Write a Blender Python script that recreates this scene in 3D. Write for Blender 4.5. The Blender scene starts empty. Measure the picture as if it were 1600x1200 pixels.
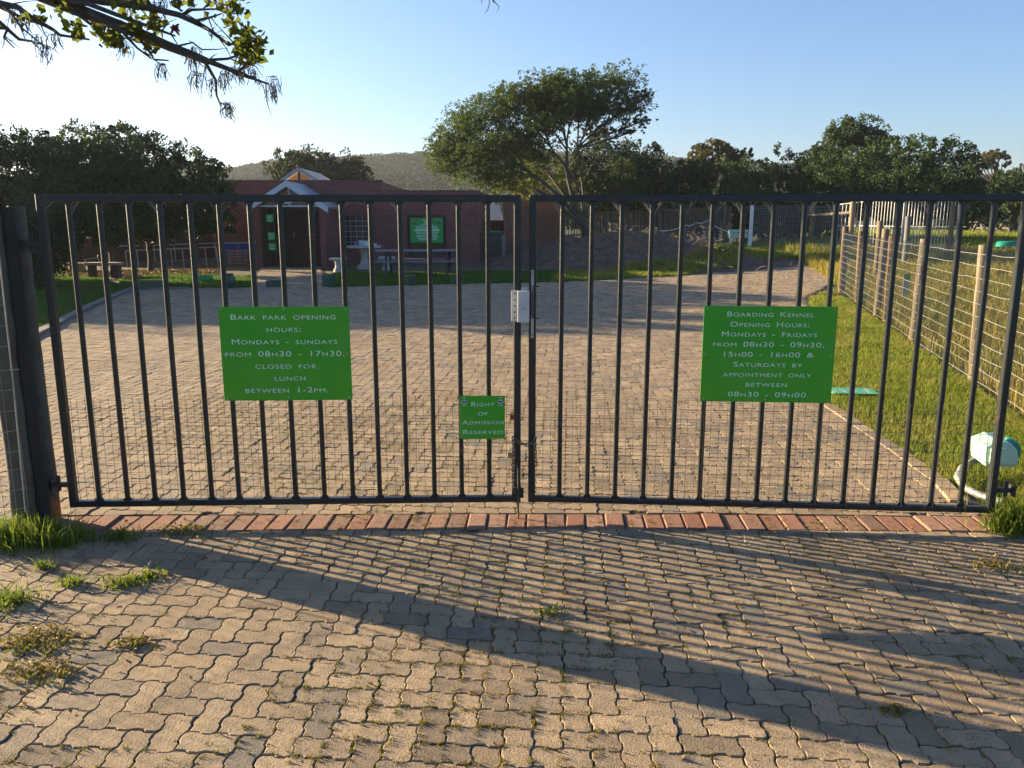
import bpy, bmesh, math, random
import numpy as np
from mathutils import Vector, Matrix

random.seed(7)
rng = np.random.default_rng(11)
R = math.radians
scene = bpy.context.scene
COL = scene.collection

# ------------------------------------------------------------------ camera
F_PX, PITCH, CAM_Z = 1250.0, R(11.22), 1.60          # focal length in photo pixels (1600 wide)
cam_d = bpy.data.cameras.new('camera')
cam = bpy.data.objects.new('camera', cam_d); COL.objects.link(cam)
cam.location = (0, 0, CAM_Z); cam.rotation_euler = (math.pi/2 - PITCH, 0, 0)
cam_d.sensor_width = 36.0; cam_d.lens = 36.0*F_PX/1600.0
cam_d.clip_start = 0.05; cam_d.clip_end = 6000
scene.camera = cam

# ------------------------------------------------------------------ sky, sun, exposure
SUN_EL = R(13.0)
SUN_DIR = Vector((-0.905, 0.425, 0)).normalized()*math.cos(SUN_EL) + Vector((0, 0, math.sin(SUN_EL)))   # towards the sun
SUN_AZ = math.atan2(SUN_DIR.x, SUN_DIR.y)            # clockwise from +Y
w = bpy.data.worlds.new('World'); scene.world = w; w.use_nodes = True
nt = w.node_tree
sky = nt.nodes.new('ShaderNodeTexSky'); sky.sky_type = 'NISHITA'; sky.sun_disc = False
sky.sun_elevation = SUN_EL; sky.sun_rotation = SUN_AZ
sky.altitude = 0; sky.air_density = 1.0; sky.dust_density = 1.5; sky.ozone_density = 5.0
nt.links.new(sky.outputs[0], nt.nodes['Background'].inputs[0])
nt.nodes['Background'].inputs[1].default_value = 0.062
sl = bpy.data.lights.new('sun', 'SUN'); sl.energy = 5.0; sl.angle = R(0.5); sl.color = (1.0, 0.80, 0.50)
sun = bpy.data.objects.new('sun', sl); COL.objects.link(sun)
sun.rotation_euler = SUN_DIR.to_track_quat('Z', 'Y').to_euler()
scene.view_settings.view_transform = 'Standard'; scene.view_settings.look = 'None'
scene.view_settings.exposure = 2.12; scene.view_settings.gamma = 1.0
scene.cycles.max_bounces = 6; scene.cycles.transparent_max_bounces = 8
scene.cycles.transmission_bounces = 4; scene.cycles.use_denoising = True

# ------------------------------------------------------------------ pixels of the photograph to points
def ray(px, py):
    xc, yc = (px-800)/F_PX, (600-py)/F_PX
    return Vector((xc, math.cos(PITCH)+yc*math.sin(PITCH), -math.sin(PITCH)+yc*math.cos(PITCH)))
def sst(v, a, b):
    t = np.clip((v-a)/(b-a), 0, 1); return t*t*(3-2*t)
def gz(x, y):
    """height of the ground: level at the gate, rising gently to the back"""
    t = np.maximum(0, np.minimum(y, 30)-5); z = 0.00049*t*t
    z = z + np.maximum(0, np.minimum(y, 80)-30)*0.0245
    return z + sst(x, 4, 12)*sst(y, 14, 34)*0.3
def G(px, py):
    d = ray(px, py); lo, hi = 0.5, 200.0
    for _ in range(60):
        m = (lo+hi)/2
        if CAM_Z + d.z*m > gz(d.x*m, d.y*m): lo = m
        else: hi = m
    return Vector((d.x*lo, d.y*lo, CAM_Z + d.z*lo))
def At(px, py, Y):
    d = ray(px, py); return Vector((0, 0, CAM_Z)) + d*(Y/d.y)
def ground(x, y): return Vector((x, y, float(gz(x, y))))

# ------------------------------------------------------------------ value noise for shapes
def vnoise(x, y, seed=0):
    def h(i, j):
        n = np.sin(i*127.1 + j*311.7 + seed*74.7)*43758.5453
        return n - np.floor(n)
    i, j = np.floor(x), np.floor(y); u, v = x-i, y-j
    u, v = u*u*(3-2*u), v*v*(3-2*v)
    return (h(i,j)*(1-u)+h(i+1,j)*u)*(1-v) + (h(i,j+1)*(1-u)+h(i+1,j+1)*u)*v
def fbm(x, y, seed=0, oct=4):
    s, a, t = 0, 1, 0
    for k in range(oct):
        s = s + a*vnoise(x*2**k, y*2**k, seed+k); t += a; a *= 0.5
    return s/t

# ------------------------------------------------------------------ objects and their properties
def tag(o, label=None, cat=None, group=None, kind=None):
    if label: o['label'] = label
    if cat: o['category'] = cat
    if group: o['group'] = group
    if kind: o['kind'] = kind
    return o
def thing(name, label, cat, loc=(0,0,0), rotz=0.0, group=None):
    o = bpy.data.objects.new(name, None); COL.objects.link(o)
    o.empty_display_size = 0.1
    o.location = loc; o.rotation_euler = (0, 0, rotz)
    return tag(o, label, cat, group)
def copy_tree(o, parent=None):
    c = o.copy(); COL.objects.link(c); c.parent = parent
    for ch in [q for q in bpy.data.objects if q.parent == o]: copy_tree(ch, c)
    return c

class MB:
    """collects shapes and links them as ONE mesh object"""
    def __init__(self): self.v = []; self.f = []; self.m = []; self.mi = 0
    def add(self, vs, fs):
        n = len(self.v); self.v += [tuple(q) for q in vs]
        self.f += [tuple(i+n for i in q) for q in fs]; self.m += [self.mi]*len(fs); return self
    def box(self, x0, y0, z0, x1, y1, z1):
        return self.add([(x0,y0,z0),(x1,y0,z0),(x1,y1,z0),(x0,y1,z0),(x0,y0,z1),(x1,y0,z1),(x1,y1,z1),(x0,y1,z1)],
                        [(0,3,2,1),(4,5,6,7),(0,1,5,4),(1,2,6,5),(2,3,7,6),(3,0,4,7)])
    def bar(self, p0, p1, w, h, ch=0.0, up=(0,0,1)):
        """beam of w x h section with chamfered long edges"""
        p0, p1 = Vector(p0), Vector(p1); d = (p1-p0).normalized(); u = Vector(up)
        if abs(d.dot(u)) > 0.98: u = Vector((0,1,0))
        s = d.cross(u).normalized(); u = s.cross(d).normalized()
        a, b = w/2, h/2
        if ch > 0: pts = [(-a+ch,-b),(a-ch,-b),(a,-b+ch),(a,b-ch),(a-ch,b),(-a+ch,b),(-a,b-ch),(-a,-b+ch)]
        else: pts = [(-a,-b),(a,-b),(a,b),(-a,b)]
        n = len(pts)
        vs = [p + s*q[0] + u*q[1] for p in (p0, p1) for q in pts]
        fs = [(i, (i+1)%n, n+(i+1)%n, n+i) for i in range(n)] + [tuple(range(n-1,-1,-1)), tuple(range(n,2*n))]
        return self.add(vs, fs)
    def tube(self, path, radii, n=8, cap=True):
        path = [Vector(p) for p in path]
        if not hasattr(radii, '__len__'): radii = [radii]*len(path)
        vs, fs = [], []; ref = None
        for i, p in enumerate(path):
            d = (path[min(i+1, len(path)-1)] - path[max(i-1, 0)])
            d = d.normalized() if d.length > 1e-9 else Vector((0,0,1))
            if ref is None: ref = Vector((0,0,1)) if abs(d.z) < 0.9 else Vector((1,0,0))
            s = d.cross(ref)
            if s.length < 1e-4: s = d.cross(Vector((0,1,0.3)))
            s.normalize(); u = s.cross(d).normalized(); ref = u
            for k in range(n):
                a = 2*math.pi*k/n
                vs.append(p + (s*math.cos(a) + u*math.sin(a))*radii[i])
        for i in range(len(path)-1):
            for k in range(n):
                fs.append((i*n+k, i*n+(k+1)%n, (i+1)*n+(k+1)%n, (i+1)*n+k))
        if cap and n > 2:
            fs.append(tuple(range(n-1,-1,-1))); m = (len(path)-1)*n; fs.append(tuple(range(m, m+n)))
        return self.add(vs, fs)
    def lathe(self, c, prof, n=20):
        """prof: list of (radius, z) from bottom to top"""
        c = Vector(c); vs, fs = [], []
        for r, z in prof:
            for k in range(n):
                a = 2*math.pi*k/n; vs.append(c + Vector((r*math.cos(a), r*math.sin(a), z)))
        for i in range(len(prof)-1):
            for k in range(n): fs.append((i*n+k, i*n+(k+1)%n, (i+1)*n+(k+1)%n, (i+1)*n+k))
        fs.append(tuple(range(n-1,-1,-1))); m = (len(prof)-1)*n; fs.append(tuple(range(m, m+n)))
        return self.add(vs, fs)
    def prism(self, pts, off):
        """polygon pts (3-D, in order) pushed along off"""
        off = Vector(off); n = len(pts)
        vs = [Vector(p) for p in pts] + [Vector(p)+off for p in pts]
        fs = [(i, (i+1)%n, n+(i+1)%n, n+i) for i in range(n)] + [tuple(range(n-1,-1,-1)), tuple(range(n,2*n))]
        return self.add(vs, fs)
    def build(self, name, mat, parent=None, smooth=None, bevel=0.0, world=False):
        me = bpy.data.meshes.new(name)
        v = self.v
        if world and parent is not None:
            L = parent.location; v = [(p[0]-L[0], p[1]-L[1], p[2]-L[2]) for p in v]
        me.from_pydata(v, [], self.f)
        for m in (mat if isinstance(mat, (list, tuple)) else [mat]): me.materials.append(m)
        if self.mi: me.polygons.foreach_set('material_index', self.m)
        bm = bmesh.new(); bm.from_mesh(me); bmesh.ops.recalc_face_normals(bm, faces=bm.faces[:]); bm.to_mesh(me); bm.free()
        me.polygons.foreach_set('use_smooth', [False]*len(me.polygons))
        if smooth:
            me.polygons.foreach_set('use_smooth', [True]*len(me.polygons)); me.set_sharp_from_angle(angle=R(smooth))
        me.update()
        o = bpy.data.objects.new(name, me); COL.objects.link(o)
        if parent is not None: o.parent = parent
        if bevel > 0:
            b = o.modifiers.new('bevel', 'BEVEL'); b.width = bevel; b.segments = 2; b.limit_method = 'ANGLE'
        return o

def np_mesh(name, verts, quads=None, tris=None, mat=None, parent=None, smooth=False, ngons=None, world=False):
    """fast mesh from numpy arrays; ngons = (list of index arrays)"""
    verts = np.asarray(verts, dtype=np.float32)
    if world and parent is not None: verts = verts - np.array(parent.location, dtype=np.float32)
    me = bpy.data.meshes.new(name); me.vertices.add(len(verts)); me.vertices.foreach_set('co', verts.ravel())
    loops, tot = [], []
    for arr, k in ((quads, 4), (tris, 3)):
        if arr is not None and len(arr): loops.append(np.asarray(arr, dtype=np.int32).ravel()); tot.append(np.full(len(arr), k, dtype=np.int32))
    if ngons is not None and len(ngons):
        k = ngons.shape[1]; loops.append(ngons.astype(np.int32).ravel()); tot.append(np.full(len(ngons), k, dtype=np.int32))
    loops = np.concatenate(loops); tot = np.concatenate(tot); start = np.concatenate(([0], np.cumsum(tot)[:-1])).astype(np.int32)
    me.loops.add(len(loops)); me.loops.foreach_set('vertex_index', loops)
    me.polygons.add(len(tot)); me.polygons.foreach_set('loop_start', start); me.polygons.foreach_set('loop_total', tot)
    me.polygons.foreach_set('use_smooth', np.full(len(tot), bool(smooth)))
    me.update(calc_edges=True); me.validate()
    if mat: me.materials.append(mat)
    o = bpy.data.objects.new(name, me); COL.objects.link(o)
    if parent is not None: o.parent = parent
    return o

# ------------------------------------------------------------------ materials
def _new(name):
    m = bpy.data.materials.new(name); m.use_nodes = True
    t = m.node_tree; return m, t, t.nodes['Principled BSDF']
def _mix(t, fac, a, b):
    n = t.nodes.new('ShaderNodeMix'); n.data_type = 'RGBA'
    if isinstance(fac, (int, float)): n.inputs[0].default_value = fac
    else: t.links.new(fac, n.inputs[0])
    for k, c in ((6, a), (7, b)):
        if isinstance(c, tuple): n.inputs[k].default_value = (*c, 1)
        else: t.links.new(c, n.inputs[k])
    return n.outputs[2]
def _noise(t, vec, scale, detail=4, rough=0.6):
    n = t.nodes.new('ShaderNodeTexNoise'); n.inputs['Scale'].default_value = scale
    n.inputs['Detail'].default_value = detail; n.inputs['Roughness'].default_value = rough
    if vec is not None: t.links.new(vec, n.inputs['Vector'])
    return n.outputs[0]
def _ramp(t, fac, a, b):
    n = t.nodes.new('ShaderNodeMapRange'); n.inputs[1].default_value = a; n.inputs[2].default_value = b
    t.links.new(fac, n.inputs[0]); return n.outputs[0]
def _bump(t, b, h, strength, dist=0.01):
    n = t.nodes.new('ShaderNodeBump'); n.inputs['Strength'].default_value = strength; n.inputs['Distance'].default_value = dist
    t.links.new(h, n.inputs['Height']); t.links.new(n.outputs[0], b.inputs['Normal'])
def _co(t, kind='Object'):
    return t.nodes.new('ShaderNodeTexCoord').outputs[kind]

def mat(name, c1, c2=None, scale=8.0, lo=0.35, hi=0.65, rough=0.7, metal=0.0, bump=0.0, bscale=None, spec=None, c3=None, s3=30.0, stretch=None):
    m, t, b = _new(name); b.inputs['Roughness'].default_value = rough; b.inputs['Metallic'].default_value = metal
    if spec is not None: b.inputs['Specular IOR Level'].default_value = spec
    vec = _co(t)
    if stretch:
        mp = t.nodes.new('ShaderNodeMapping'); mp.inputs['Scale'].default_value = stretch
        t.links.new(vec, mp.inputs[0]); vec = mp.outputs[0]
    n = _noise(t, vec, scale)
    c = _mix(t, _ramp(t, n, lo, hi), c1, c2 or tuple(q*0.8 for q in c1))
    if c3: c = _mix(t, _ramp(t, _noise(t, vec, s3), 0.55, 0.7), c, c3)
    t.links.new(c, b.inputs['Base Color'])
    if bump: _bump(t, b, _noise(t, vec, bscale or scale*6), bump, 0.01)
    return m

def leaf_mat(name, c1, c2, c3=None, trans=0.35, rough=0.6, big=0.6, spec=0.18, tcol=(0.13, 0.16, 0.02)):
    """leaves: colour varies leaf by leaf and clump by clump, light passes through"""
    m, t, b = _new(name); out = t.nodes['Material Output']
    g = t.nodes.new('ShaderNodeNewGeometry').outputs['Random Per Island']
    n = _noise(t, _co(t), big, 3)
    c = _mix(t, g, c1, c2)
    if c3: c = _mix(t, _ramp(t, n, 0.45, 0.68), c, c3)
    t.links.new(c, b.inputs['Base Color']); b.inputs['Roughness'].default_value = rough
    b.inputs['Specular IOR Level'].default_value = spec
    tr = t.nodes.new('ShaderNodeBsdfTranslucent'); t.links.new(_mix(t, 0.35, c, tcol), tr.inputs[0])
    mx = t.nodes.new('ShaderNodeMixShader'); mx.inputs[0].default_value = trans
    t.links.new(b.outputs[0], mx.inputs[1]); t.links.new(tr.outputs[0], mx.inputs[2]); t.links.new(mx.outputs[0], out.inputs[0])
    return m

def brick_mat(name, c1, c2, mortar, scale=1.0, bw=0.22, rh=0.075):
    m, t, b = _new(name)
    s = t.nodes.new('ShaderNodeSeparateXYZ'); t.links.new(_co(t), s.inputs[0])
    a = t.nodes.new('ShaderNodeMath'); a.operation = 'ADD'; t.links.new(s.outputs[0], a.inputs[0]); t.links.new(s.outputs[1], a.inputs[1])
    c = t.nodes.new('ShaderNodeCombineXYZ'); t.links.new(a.outputs[0], c.inputs[0]); t.links.new(s.outputs[2], c.inputs[1])
    k = t.nodes.new('ShaderNodeTexBrick'); t.links.new(c.outputs[0], k.inputs['Vector'])
    k.inputs['Color1'].default_value = (*c1,1); k.inputs['Color2'].default_value = (*c2,1); k.inputs['Mortar'].default_value = (*mortar,1)
    k.inputs['Scale'].default_value = scale; k.inputs['Brick Width'].default_value = bw; k.inputs['Row Height'].default_value = rh
    k.inputs['Mortar Size'].default_value = 0.008; k.inputs['Bias'].default_value = -0.1
    n = _noise(t, c.outputs[0], 1.5); col = _mix(t, _ramp(t, n, 0.4, 0.7), k.outputs[0], tuple(q*0.6 for q in c1))
    col = _mix(t, 0.55, col, k.outputs[0])
    t.links.new(col, b.inputs['Base Color']); b.inputs['Roughness'].default_value = 0.85
    _bump(t, b, k.outputs[1], -0.5, 0.006)
    return m

def island_mat(name, cols, speck=(0.05,0.05,0.05), rough=0.85, bump=0.4, bscale=120, stain=None):
    """stone pieces: every piece its own tone, fine speckle, pits"""
    m, t, b = _new(name); b.inputs['Roughness'].default_value = rough; b.inputs['Specular IOR Level'].default_value = 0.25
    g = t.nodes.new('ShaderNodeNewGeometry').outputs['Random Per Island']
    r = t.nodes.new('ShaderNodeValToRGB'); t.links.new(g, r.inputs[0]); e = r.color_ramp.elements
    e[0].color = (*cols[0],1); e[1].color = (*cols[-1],1)
    for i, c in enumerate(cols[1:-1]): q = e.new((i+1)/(len(cols)-1)); q.color = (*c,1)
    vec = _co(t); c = r.outputs[0]
    c = _mix(t, _ramp(t, _noise(t, vec, 160, 3), 0.56, 0.68), c, speck)
    c = _mix(t, _ramp(t, _noise(t, vec, 9, 5), 0.35, 0.75), c, _mix(t, 0.45, c, speck))
    if stain: c = _mix(t, _ramp(t, _noise(t, vec, 0.9, 5, 0.7), 0.52, 0.72), c, _mix(t, 0.5, c, stain))
    t.links.new(c, b.inputs['Base Color'])
    add = t.nodes.new('ShaderNodeMath'); add.operation = 'ADD'
    t.links.new(_noise(t, vec, bscale, 4, 0.7), add.inputs[0]); t.links.new(_noise(t, vec, 22, 4, 0.7), add.inputs[1])
    _bump(t, b, add.outputs[0], bump, 0.006)
    return m

M = {}
M['gate'] = mat('dark_green_paint', (0.013,0.019,0.021), (0.009,0.013,0.015), 6, rough=0.38, spec=0.5, bump=0.15, bscale=60, c3=(0.045,0.026,0.018), s3=14)
M['gate_post'] = mat('weathered_green_paint', (0.06,0.075,0.06), (0.04,0.035,0.03), 9, rough=0.6, bump=0.3, bscale=50, c3=(0.09,0.05,0.03), s3=18)
M['rust'] = mat('rust_orange', (0.35,0.12,0.04), (0.18,0.07,0.035), 14, rough=0.8, bump=0.4, bscale=90)
M['steel'] = mat('galvanised_steel', (0.42,0.42,0.41), (0.34,0.34,0.34), 25, rough=0.45, metal=0.6)
M['wire'] = mat('galvanised_wire', (0.34,0.325,0.28), (0.24,0.225,0.19), 25, rough=0.45, metal=0.3)
M['darkwire'] = mat('dark_wire', (0.10,0.095,0.09), (0.06,0.055,0.05), 25, rough=0.6, metal=0.3)
M['chain'] = mat('oiled_chain_steel', (0.16,0.15,0.14), (0.09,0.08,0.07), 40, rough=0.35, metal=0.8)
M['lockbox'] = mat('grey_lock_paint', (0.56,0.56,0.55), (0.47,0.47,0.47), 12, rough=0.5)
M['lockflange'] = mat('cream_lock_paint', (0.62,0.60,0.54), (0.50,0.49,0.45), 12, rough=0.5)
M['black'] = mat('black_rubber', (0.015,0.015,0.015), (0.03,0.03,0.03), 10, rough=0.6)
M['red'] = mat('red_padlock_paint', (0.40,0.012,0.015), (0.3,0.01,0.01), 20, rough=0.4)
M['brass'] = mat('worn_brass', (0.45,0.33,0.14), (0.3,0.2,0.1), 30, rough=0.4, metal=0.8)
M['sign'] = mat('green_sign_face', (0.020,0.33,0.010), (0.066,0.35,0.011), 3.0, rough=0.38, c3=(0.05,0.34,0.03), s3=5)
M['sign2'] = mat('bright_green_sign_face', (0.010,0.32,0.06), (0.015,0.28,0.05), 3.0, rough=0.5)
M['teal'] = mat('faded_teal_sign', (0.05,0.33,0.20), (0.07,0.36,0.14), 6.0, rough=0.3)
M['letter'] = mat('pale_green_lettering', (0.62,0.85,0.66), (0.58,0.8,0.62), 3, rough=0.5)
M['white'] = mat('white_paint', (0.74,0.75,0.76), (0.62,0.63,0.64), 6, rough=0.55)
M['whitegate'] = mat('dull_grey_gate_paint', (0.46,0.46,0.45), (0.36,0.36,0.35), 6, rough=0.55)
M['postgap'] = mat('dark_gap_shade', (0.022,0.02,0.018), (0.012,0.012,0.011), 8, rough=0.8)  # near-black colour stands in for the shade in the gap between posts
M['screw'] = mat('zinc_screw', (0.5,0.5,0.48), (0.4,0.4,0.38), 40, rough=0.35, metal=0.8)
M['brick'] = brick_mat('red_face_brick', (0.205,0.062,0.055), (0.15,0.043,0.042), (0.15,0.10,0.095))
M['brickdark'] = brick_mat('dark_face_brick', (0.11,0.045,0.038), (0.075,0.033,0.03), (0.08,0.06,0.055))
M['coping'] = mat('brick_coping', (0.19,0.065,0.06), (0.13,0.05,0.048), 5, rough=0.85, bump=0.3)
M['fascia'] = mat('pale_grey_fascia', (0.60,0.64,0.72), (0.54,0.58,0.66), 4, rough=0.5)
M['roof'] = mat('grey_roof_sheet', (0.26,0.27,0.30), (0.20,0.21,0.24), 6, rough=0.55)
M['glass'] = mat('window_glass', (0.02,0.025,0.03), (0.035,0.035,0.04), 2, rough=0.08)
M['frame'] = mat('dark_window_frame', (0.035,0.03,0.035), (0.05,0.04,0.04), 8, rough=0.5)
M['whitebar'] = mat('white_burglar_bar', (0.30,0.31,0.33), (0.24,0.25,0.27), 8, rough=0.5)
M['concrete'] = mat('pale_concrete', (0.40,0.40,0.385), (0.30,0.30,0.29), 7, rough=0.85, bump=0.3, bscale=50)
M['stone'] = mat('bench_stone', (0.38,0.31,0.24), (0.28,0.23,0.18), 7, rough=0.9, bump=0.4, bscale=40)
M['wood'] = mat('weathered_timber', (0.30,0.22,0.15), (0.20,0.145,0.10), 5, rough=0.8, bump=0.4, bscale=30, stretch=(4,4,0.7), c3=(0.36,0.30,0.23), s3=20)
M['pole'] = mat('fence_pole_timber', (0.21,0.16,0.105), (0.12,0.088,0.058), 6, rough=0.8, bump=0.4, bscale=40, stretch=(5,5,0.6), c3=(0.16,0.11,0.07), s3=12)
M['rustpole'] = mat('brown_creosote_timber', (0.15,0.085,0.038), (0.085,0.048,0.026), 6, rough=0.8, bump=0.4, bscale=40, stretch=(5,5,0.6))
M['greywood'] = mat('grey_timber', (0.17,0.165,0.15), (0.12,0.118,0.11), 6, rough=0.85, bump=0.4, bscale=40, stretch=(5,5,0.6))
M['darkwood'] = mat('dark_stained_timber', (0.075,0.055,0.05), (0.05,0.04,0.04), 6, rough=0.7, bump=0.3, bscale=30)
M['plank'] = mat('red_brown_planks', (0.20,0.065,0.035), (0.13,0.045,0.03), 4, rough=0.8, bump=0.3, bscale=20, stretch=(6,6,0.5))
M['lath'] = mat('wattle_lath', (0.22,0.15,0.10), (0.14,0.09,0.065), 8, rough=0.9, stretch=(8,8,0.6))
M['tablewood'] = mat('picnic_table_timber', (0.20,0.19,0.22), (0.15,0.14,0.17), 6, rough=0.75, bump=0.3, bscale=30)
M['blue'] = mat('blue_board_paint', (0.015,0.07,0.42), (0.012,0.055,0.34), 4, rough=0.5)
M['boxgreen'] = mat('dark_green_planter', (0.025,0.075,0.05), (0.02,0.055,0.04), 6, rough=0.6)
M['brightgreen'] = mat('bright_green_plastic', (0.02,0.32,0.10), (0.02,0.27,0.08), 6, rough=0.4)
M['binteal'] = mat('teal_plastic', (0.01,0.22,0.14), (0.01,0.18,0.12), 6, rough=0.4)
M['mint'] = mat('pale_mint_plastic', (0.40,0.56,0.48), (0.34,0.50,0.42), 8, rough=0.45, bump=0.1, bscale=40)
M['pipe'] = mat('grey_steel_pipe', (0.40,0.38,0.32), (0.28,0.26,0.22), 18, rough=0.4, metal=0.4)
M['terracotta'] = mat('green_glazed_pot', (0.03,0.085,0.055), (0.025,0.06,0.045), 8, rough=0.3)
M['bark'] = mat('grey_bark', (0.085,0.07,0.06), (0.05,0.042,0.036), 9, rough=0.95, bump=0.6, bscale=25, stretch=(3,3,0.7))
M['twig'] = mat('dry_twig', (0.22,0.16,0.11), (0.13,0.095,0.07), 9, rough=0.9)
M['kerb'] = mat('concrete_kerb', (0.16,0.15,0.135), (0.11,0.10,0.095), 9, rough=0.9, bump=0.4, bscale=60)
M['soil'] = mat('dark_dug_soil', (0.11,0.066,0.042), (0.055,0.034,0.025), 2.5, rough=0.95, bump=0.9, bscale=14, c3=(0.19,0.125,0.08), s3=7)
M['cream'] = mat('cream_house_wall', (0.72,0.70,0.65), (0.66,0.64,0.60), 2, rough=0.8)
M['shiplap'] = mat('skylight_sheet', (0.62,0.60,0.57), (0.52,0.50,0.48), 3, rough=0.4)
M['paver'] = island_mat('concrete_paver', [(0.22,0.163,0.108),(0.34,0.245,0.152),(0.42,0.305,0.19),(0.29,0.212,0.14),(0.37,0.268,0.168),(0.20,0.168,0.135)], speck=(0.09,0.08,0.07), bump=1.0, bscale=150, stain=(0.17,0.095,0.045))
M['redbrick'] = island_mat('red_paving_brick', [(0.25,0.10,0.062),(0.33,0.155,0.10),(0.20,0.105,0.075),(0.36,0.20,0.14),(0.28,0.125,0.08)], speck=(0.15,0.11,0.08), bump=1.2, stain=(0.28,0.21,0.14))
L = {}
L['hedge'] = leaf_mat('hedge_leaf', (0.015,0.036,0.014), (0.032,0.068,0.023), (0.023,0.046,0.02), 0.2)
L['dark'] = leaf_mat('dark_tree_leaf', (0.011,0.026,0.013), (0.024,0.047,0.02), (0.02,0.035,0.019), 0.18)
L['mid'] = leaf_mat('mid_tree_leaf', (0.021,0.045,0.014), (0.046,0.086,0.024), (0.034,0.058,0.022), 0.25)
L['acacia'] = leaf_mat('acacia_leaf', (0.042,0.078,0.02), (0.075,0.125,0.028), (0.05,0.076,0.024), 0.36)
L['yellow'] = leaf_mat('yellow_green_leaf', (0.13,0.15,0.025), (0.20,0.19,0.035), (0.10,0.12,0.03), 0.5)
L['russet'] = leaf_mat('russet_leaf', (0.07,0.075,0.028), (0.12,0.085,0.045), (0.06,0.055,0.03), 0.35)
L['coral'] = leaf_mat('coral_tree_leaf', (0.032,0.055,0.010), (0.13,0.13,0.016), None, 0.6, big=3)
L['grass'] = leaf_mat('grass_blade', (0.13,0.18,0.025), (0.27,0.30,0.04), (0.32,0.29,0.07), 0.5, big=1.2)
L['lawn'] = leaf_mat('lawn_blade', (0.035,0.11,0.018), (0.06,0.17,0.022), (0.07,0.14,0.03), 0.45, big=0.8)
L['field'] = leaf_mat('dry_field_blade', (0.24,0.20,0.035), (0.38,0.28,0.06), (0.16,0.19,0.04), 0.45, big=0.5)
L['moss'] = leaf_mat('joint_weed', (0.20,0.11,0.028), (0.26,0.21,0.04), (0.16,0.18,0.03), 0.3, big=1.1)
L['weed'] = leaf_mat('weed_leaf', (0.08,0.13,0.018), (0.20,0.25,0.03), None, 0.5, big=3)
L['litter'] = leaf_mat('dead_leaf', (0.16,0.08,0.04), (0.28,0.17,0.08), None, 0.15, big=3)
L['hill'] = leaf_mat('hill_bush_leaf', (0.024,0.046,0.022), (0.045,0.072,0.032), (0.038,0.056,0.032), 0.0, rough=1.0, big=0.05, spec=0.0)
# ================================================================== SETTING
def in_poly(px, py, poly):
    inside = np.zeros(len(px), dtype=bool); n = len(poly)
    for i in range(n):
        (x0, y0), (x1, y1) = poly[i], poly[(i+1) % n]
        c = ((y0 > py) != (y1 > py)) & (px < (x1-x0)*(py-y0)/((y1-y0) if y1 != y0 else 1e-9) + x0)
        inside ^= c
    return inside
def gp(px, py): v = G(px, py); return (v.x, v.y)
def scatter(poly, n, near=None):
    xs = [p[0] for p in poly]; ys = [p[1] for p in poly]; X, Y = [], []; k = 0
    while k < n:
        m = max(2000, 2*n)
        x = rng.uniform(min(xs), max(xs), m)
        u = rng.uniform(0, 1, m)
        y = min(ys) + (max(ys)-min(ys))*(u**near if near else u)
        q = in_poly(x, y, poly); X.append(x[q]); Y.append(y[q]); k += q.sum()
    return np.concatenate(X)[:n], np.concatenate(Y)[:n]

# ---- the ground, one sheet to the horizon
def sheet(name, xs, ys, zf, m, smooth=True):
    gx, gy = np.meshgrid(xs, ys); z = zf(gx, gy)
    v = np.stack([gx, gy, z], -1).reshape(-1, 3); nx, ny = len(xs), len(ys)
    i = np.arange((ny-1)*(nx-1)); r, c = i//(nx-1), i % (nx-1); a = r*nx+c
    return np_mesh(name, v, quads=np.stack([a, a+1, a+nx+1, a+nx], -1), mat=m, smooth=smooth)
def ground_mat():
    m, t, b = _new('earth_and_turf'); v = _co(t)
    c = _mix(t, _ramp(t, _noise(t, v, 0.7, 6), 0.4, 0.62), (0.075,0.060,0.030), (0.055,0.075,0.022))
    c = _mix(t, _ramp(t, _noise(t, v, 26, 5, 0.7), 0.5, 0.7), c, (0.13,0.10,0.055))
    t.links.new(c, b.inputs['Base Color']); b.inputs['Roughness'].default_value = 0.95
    _bump(t, b, _noise(t, v, 18, 6, 0.7), 0.7, 0.03); return m
M['ground'] = ground_mat()
xs = np.concatenate([np.linspace(-900,-60,22)[:-1], np.linspace(-60,60,121), np.linspace(60,900,22)[1:]])
ys = np.concatenate([np.linspace(-300,-10,16)[:-1], np.linspace(-10,60,141), np.linspace(60,1200,28)[1:]])
tag(sheet('ground', xs, ys, lambda x, y: gz(x, y)-0.03, M['ground']), kind='structure')

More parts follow.
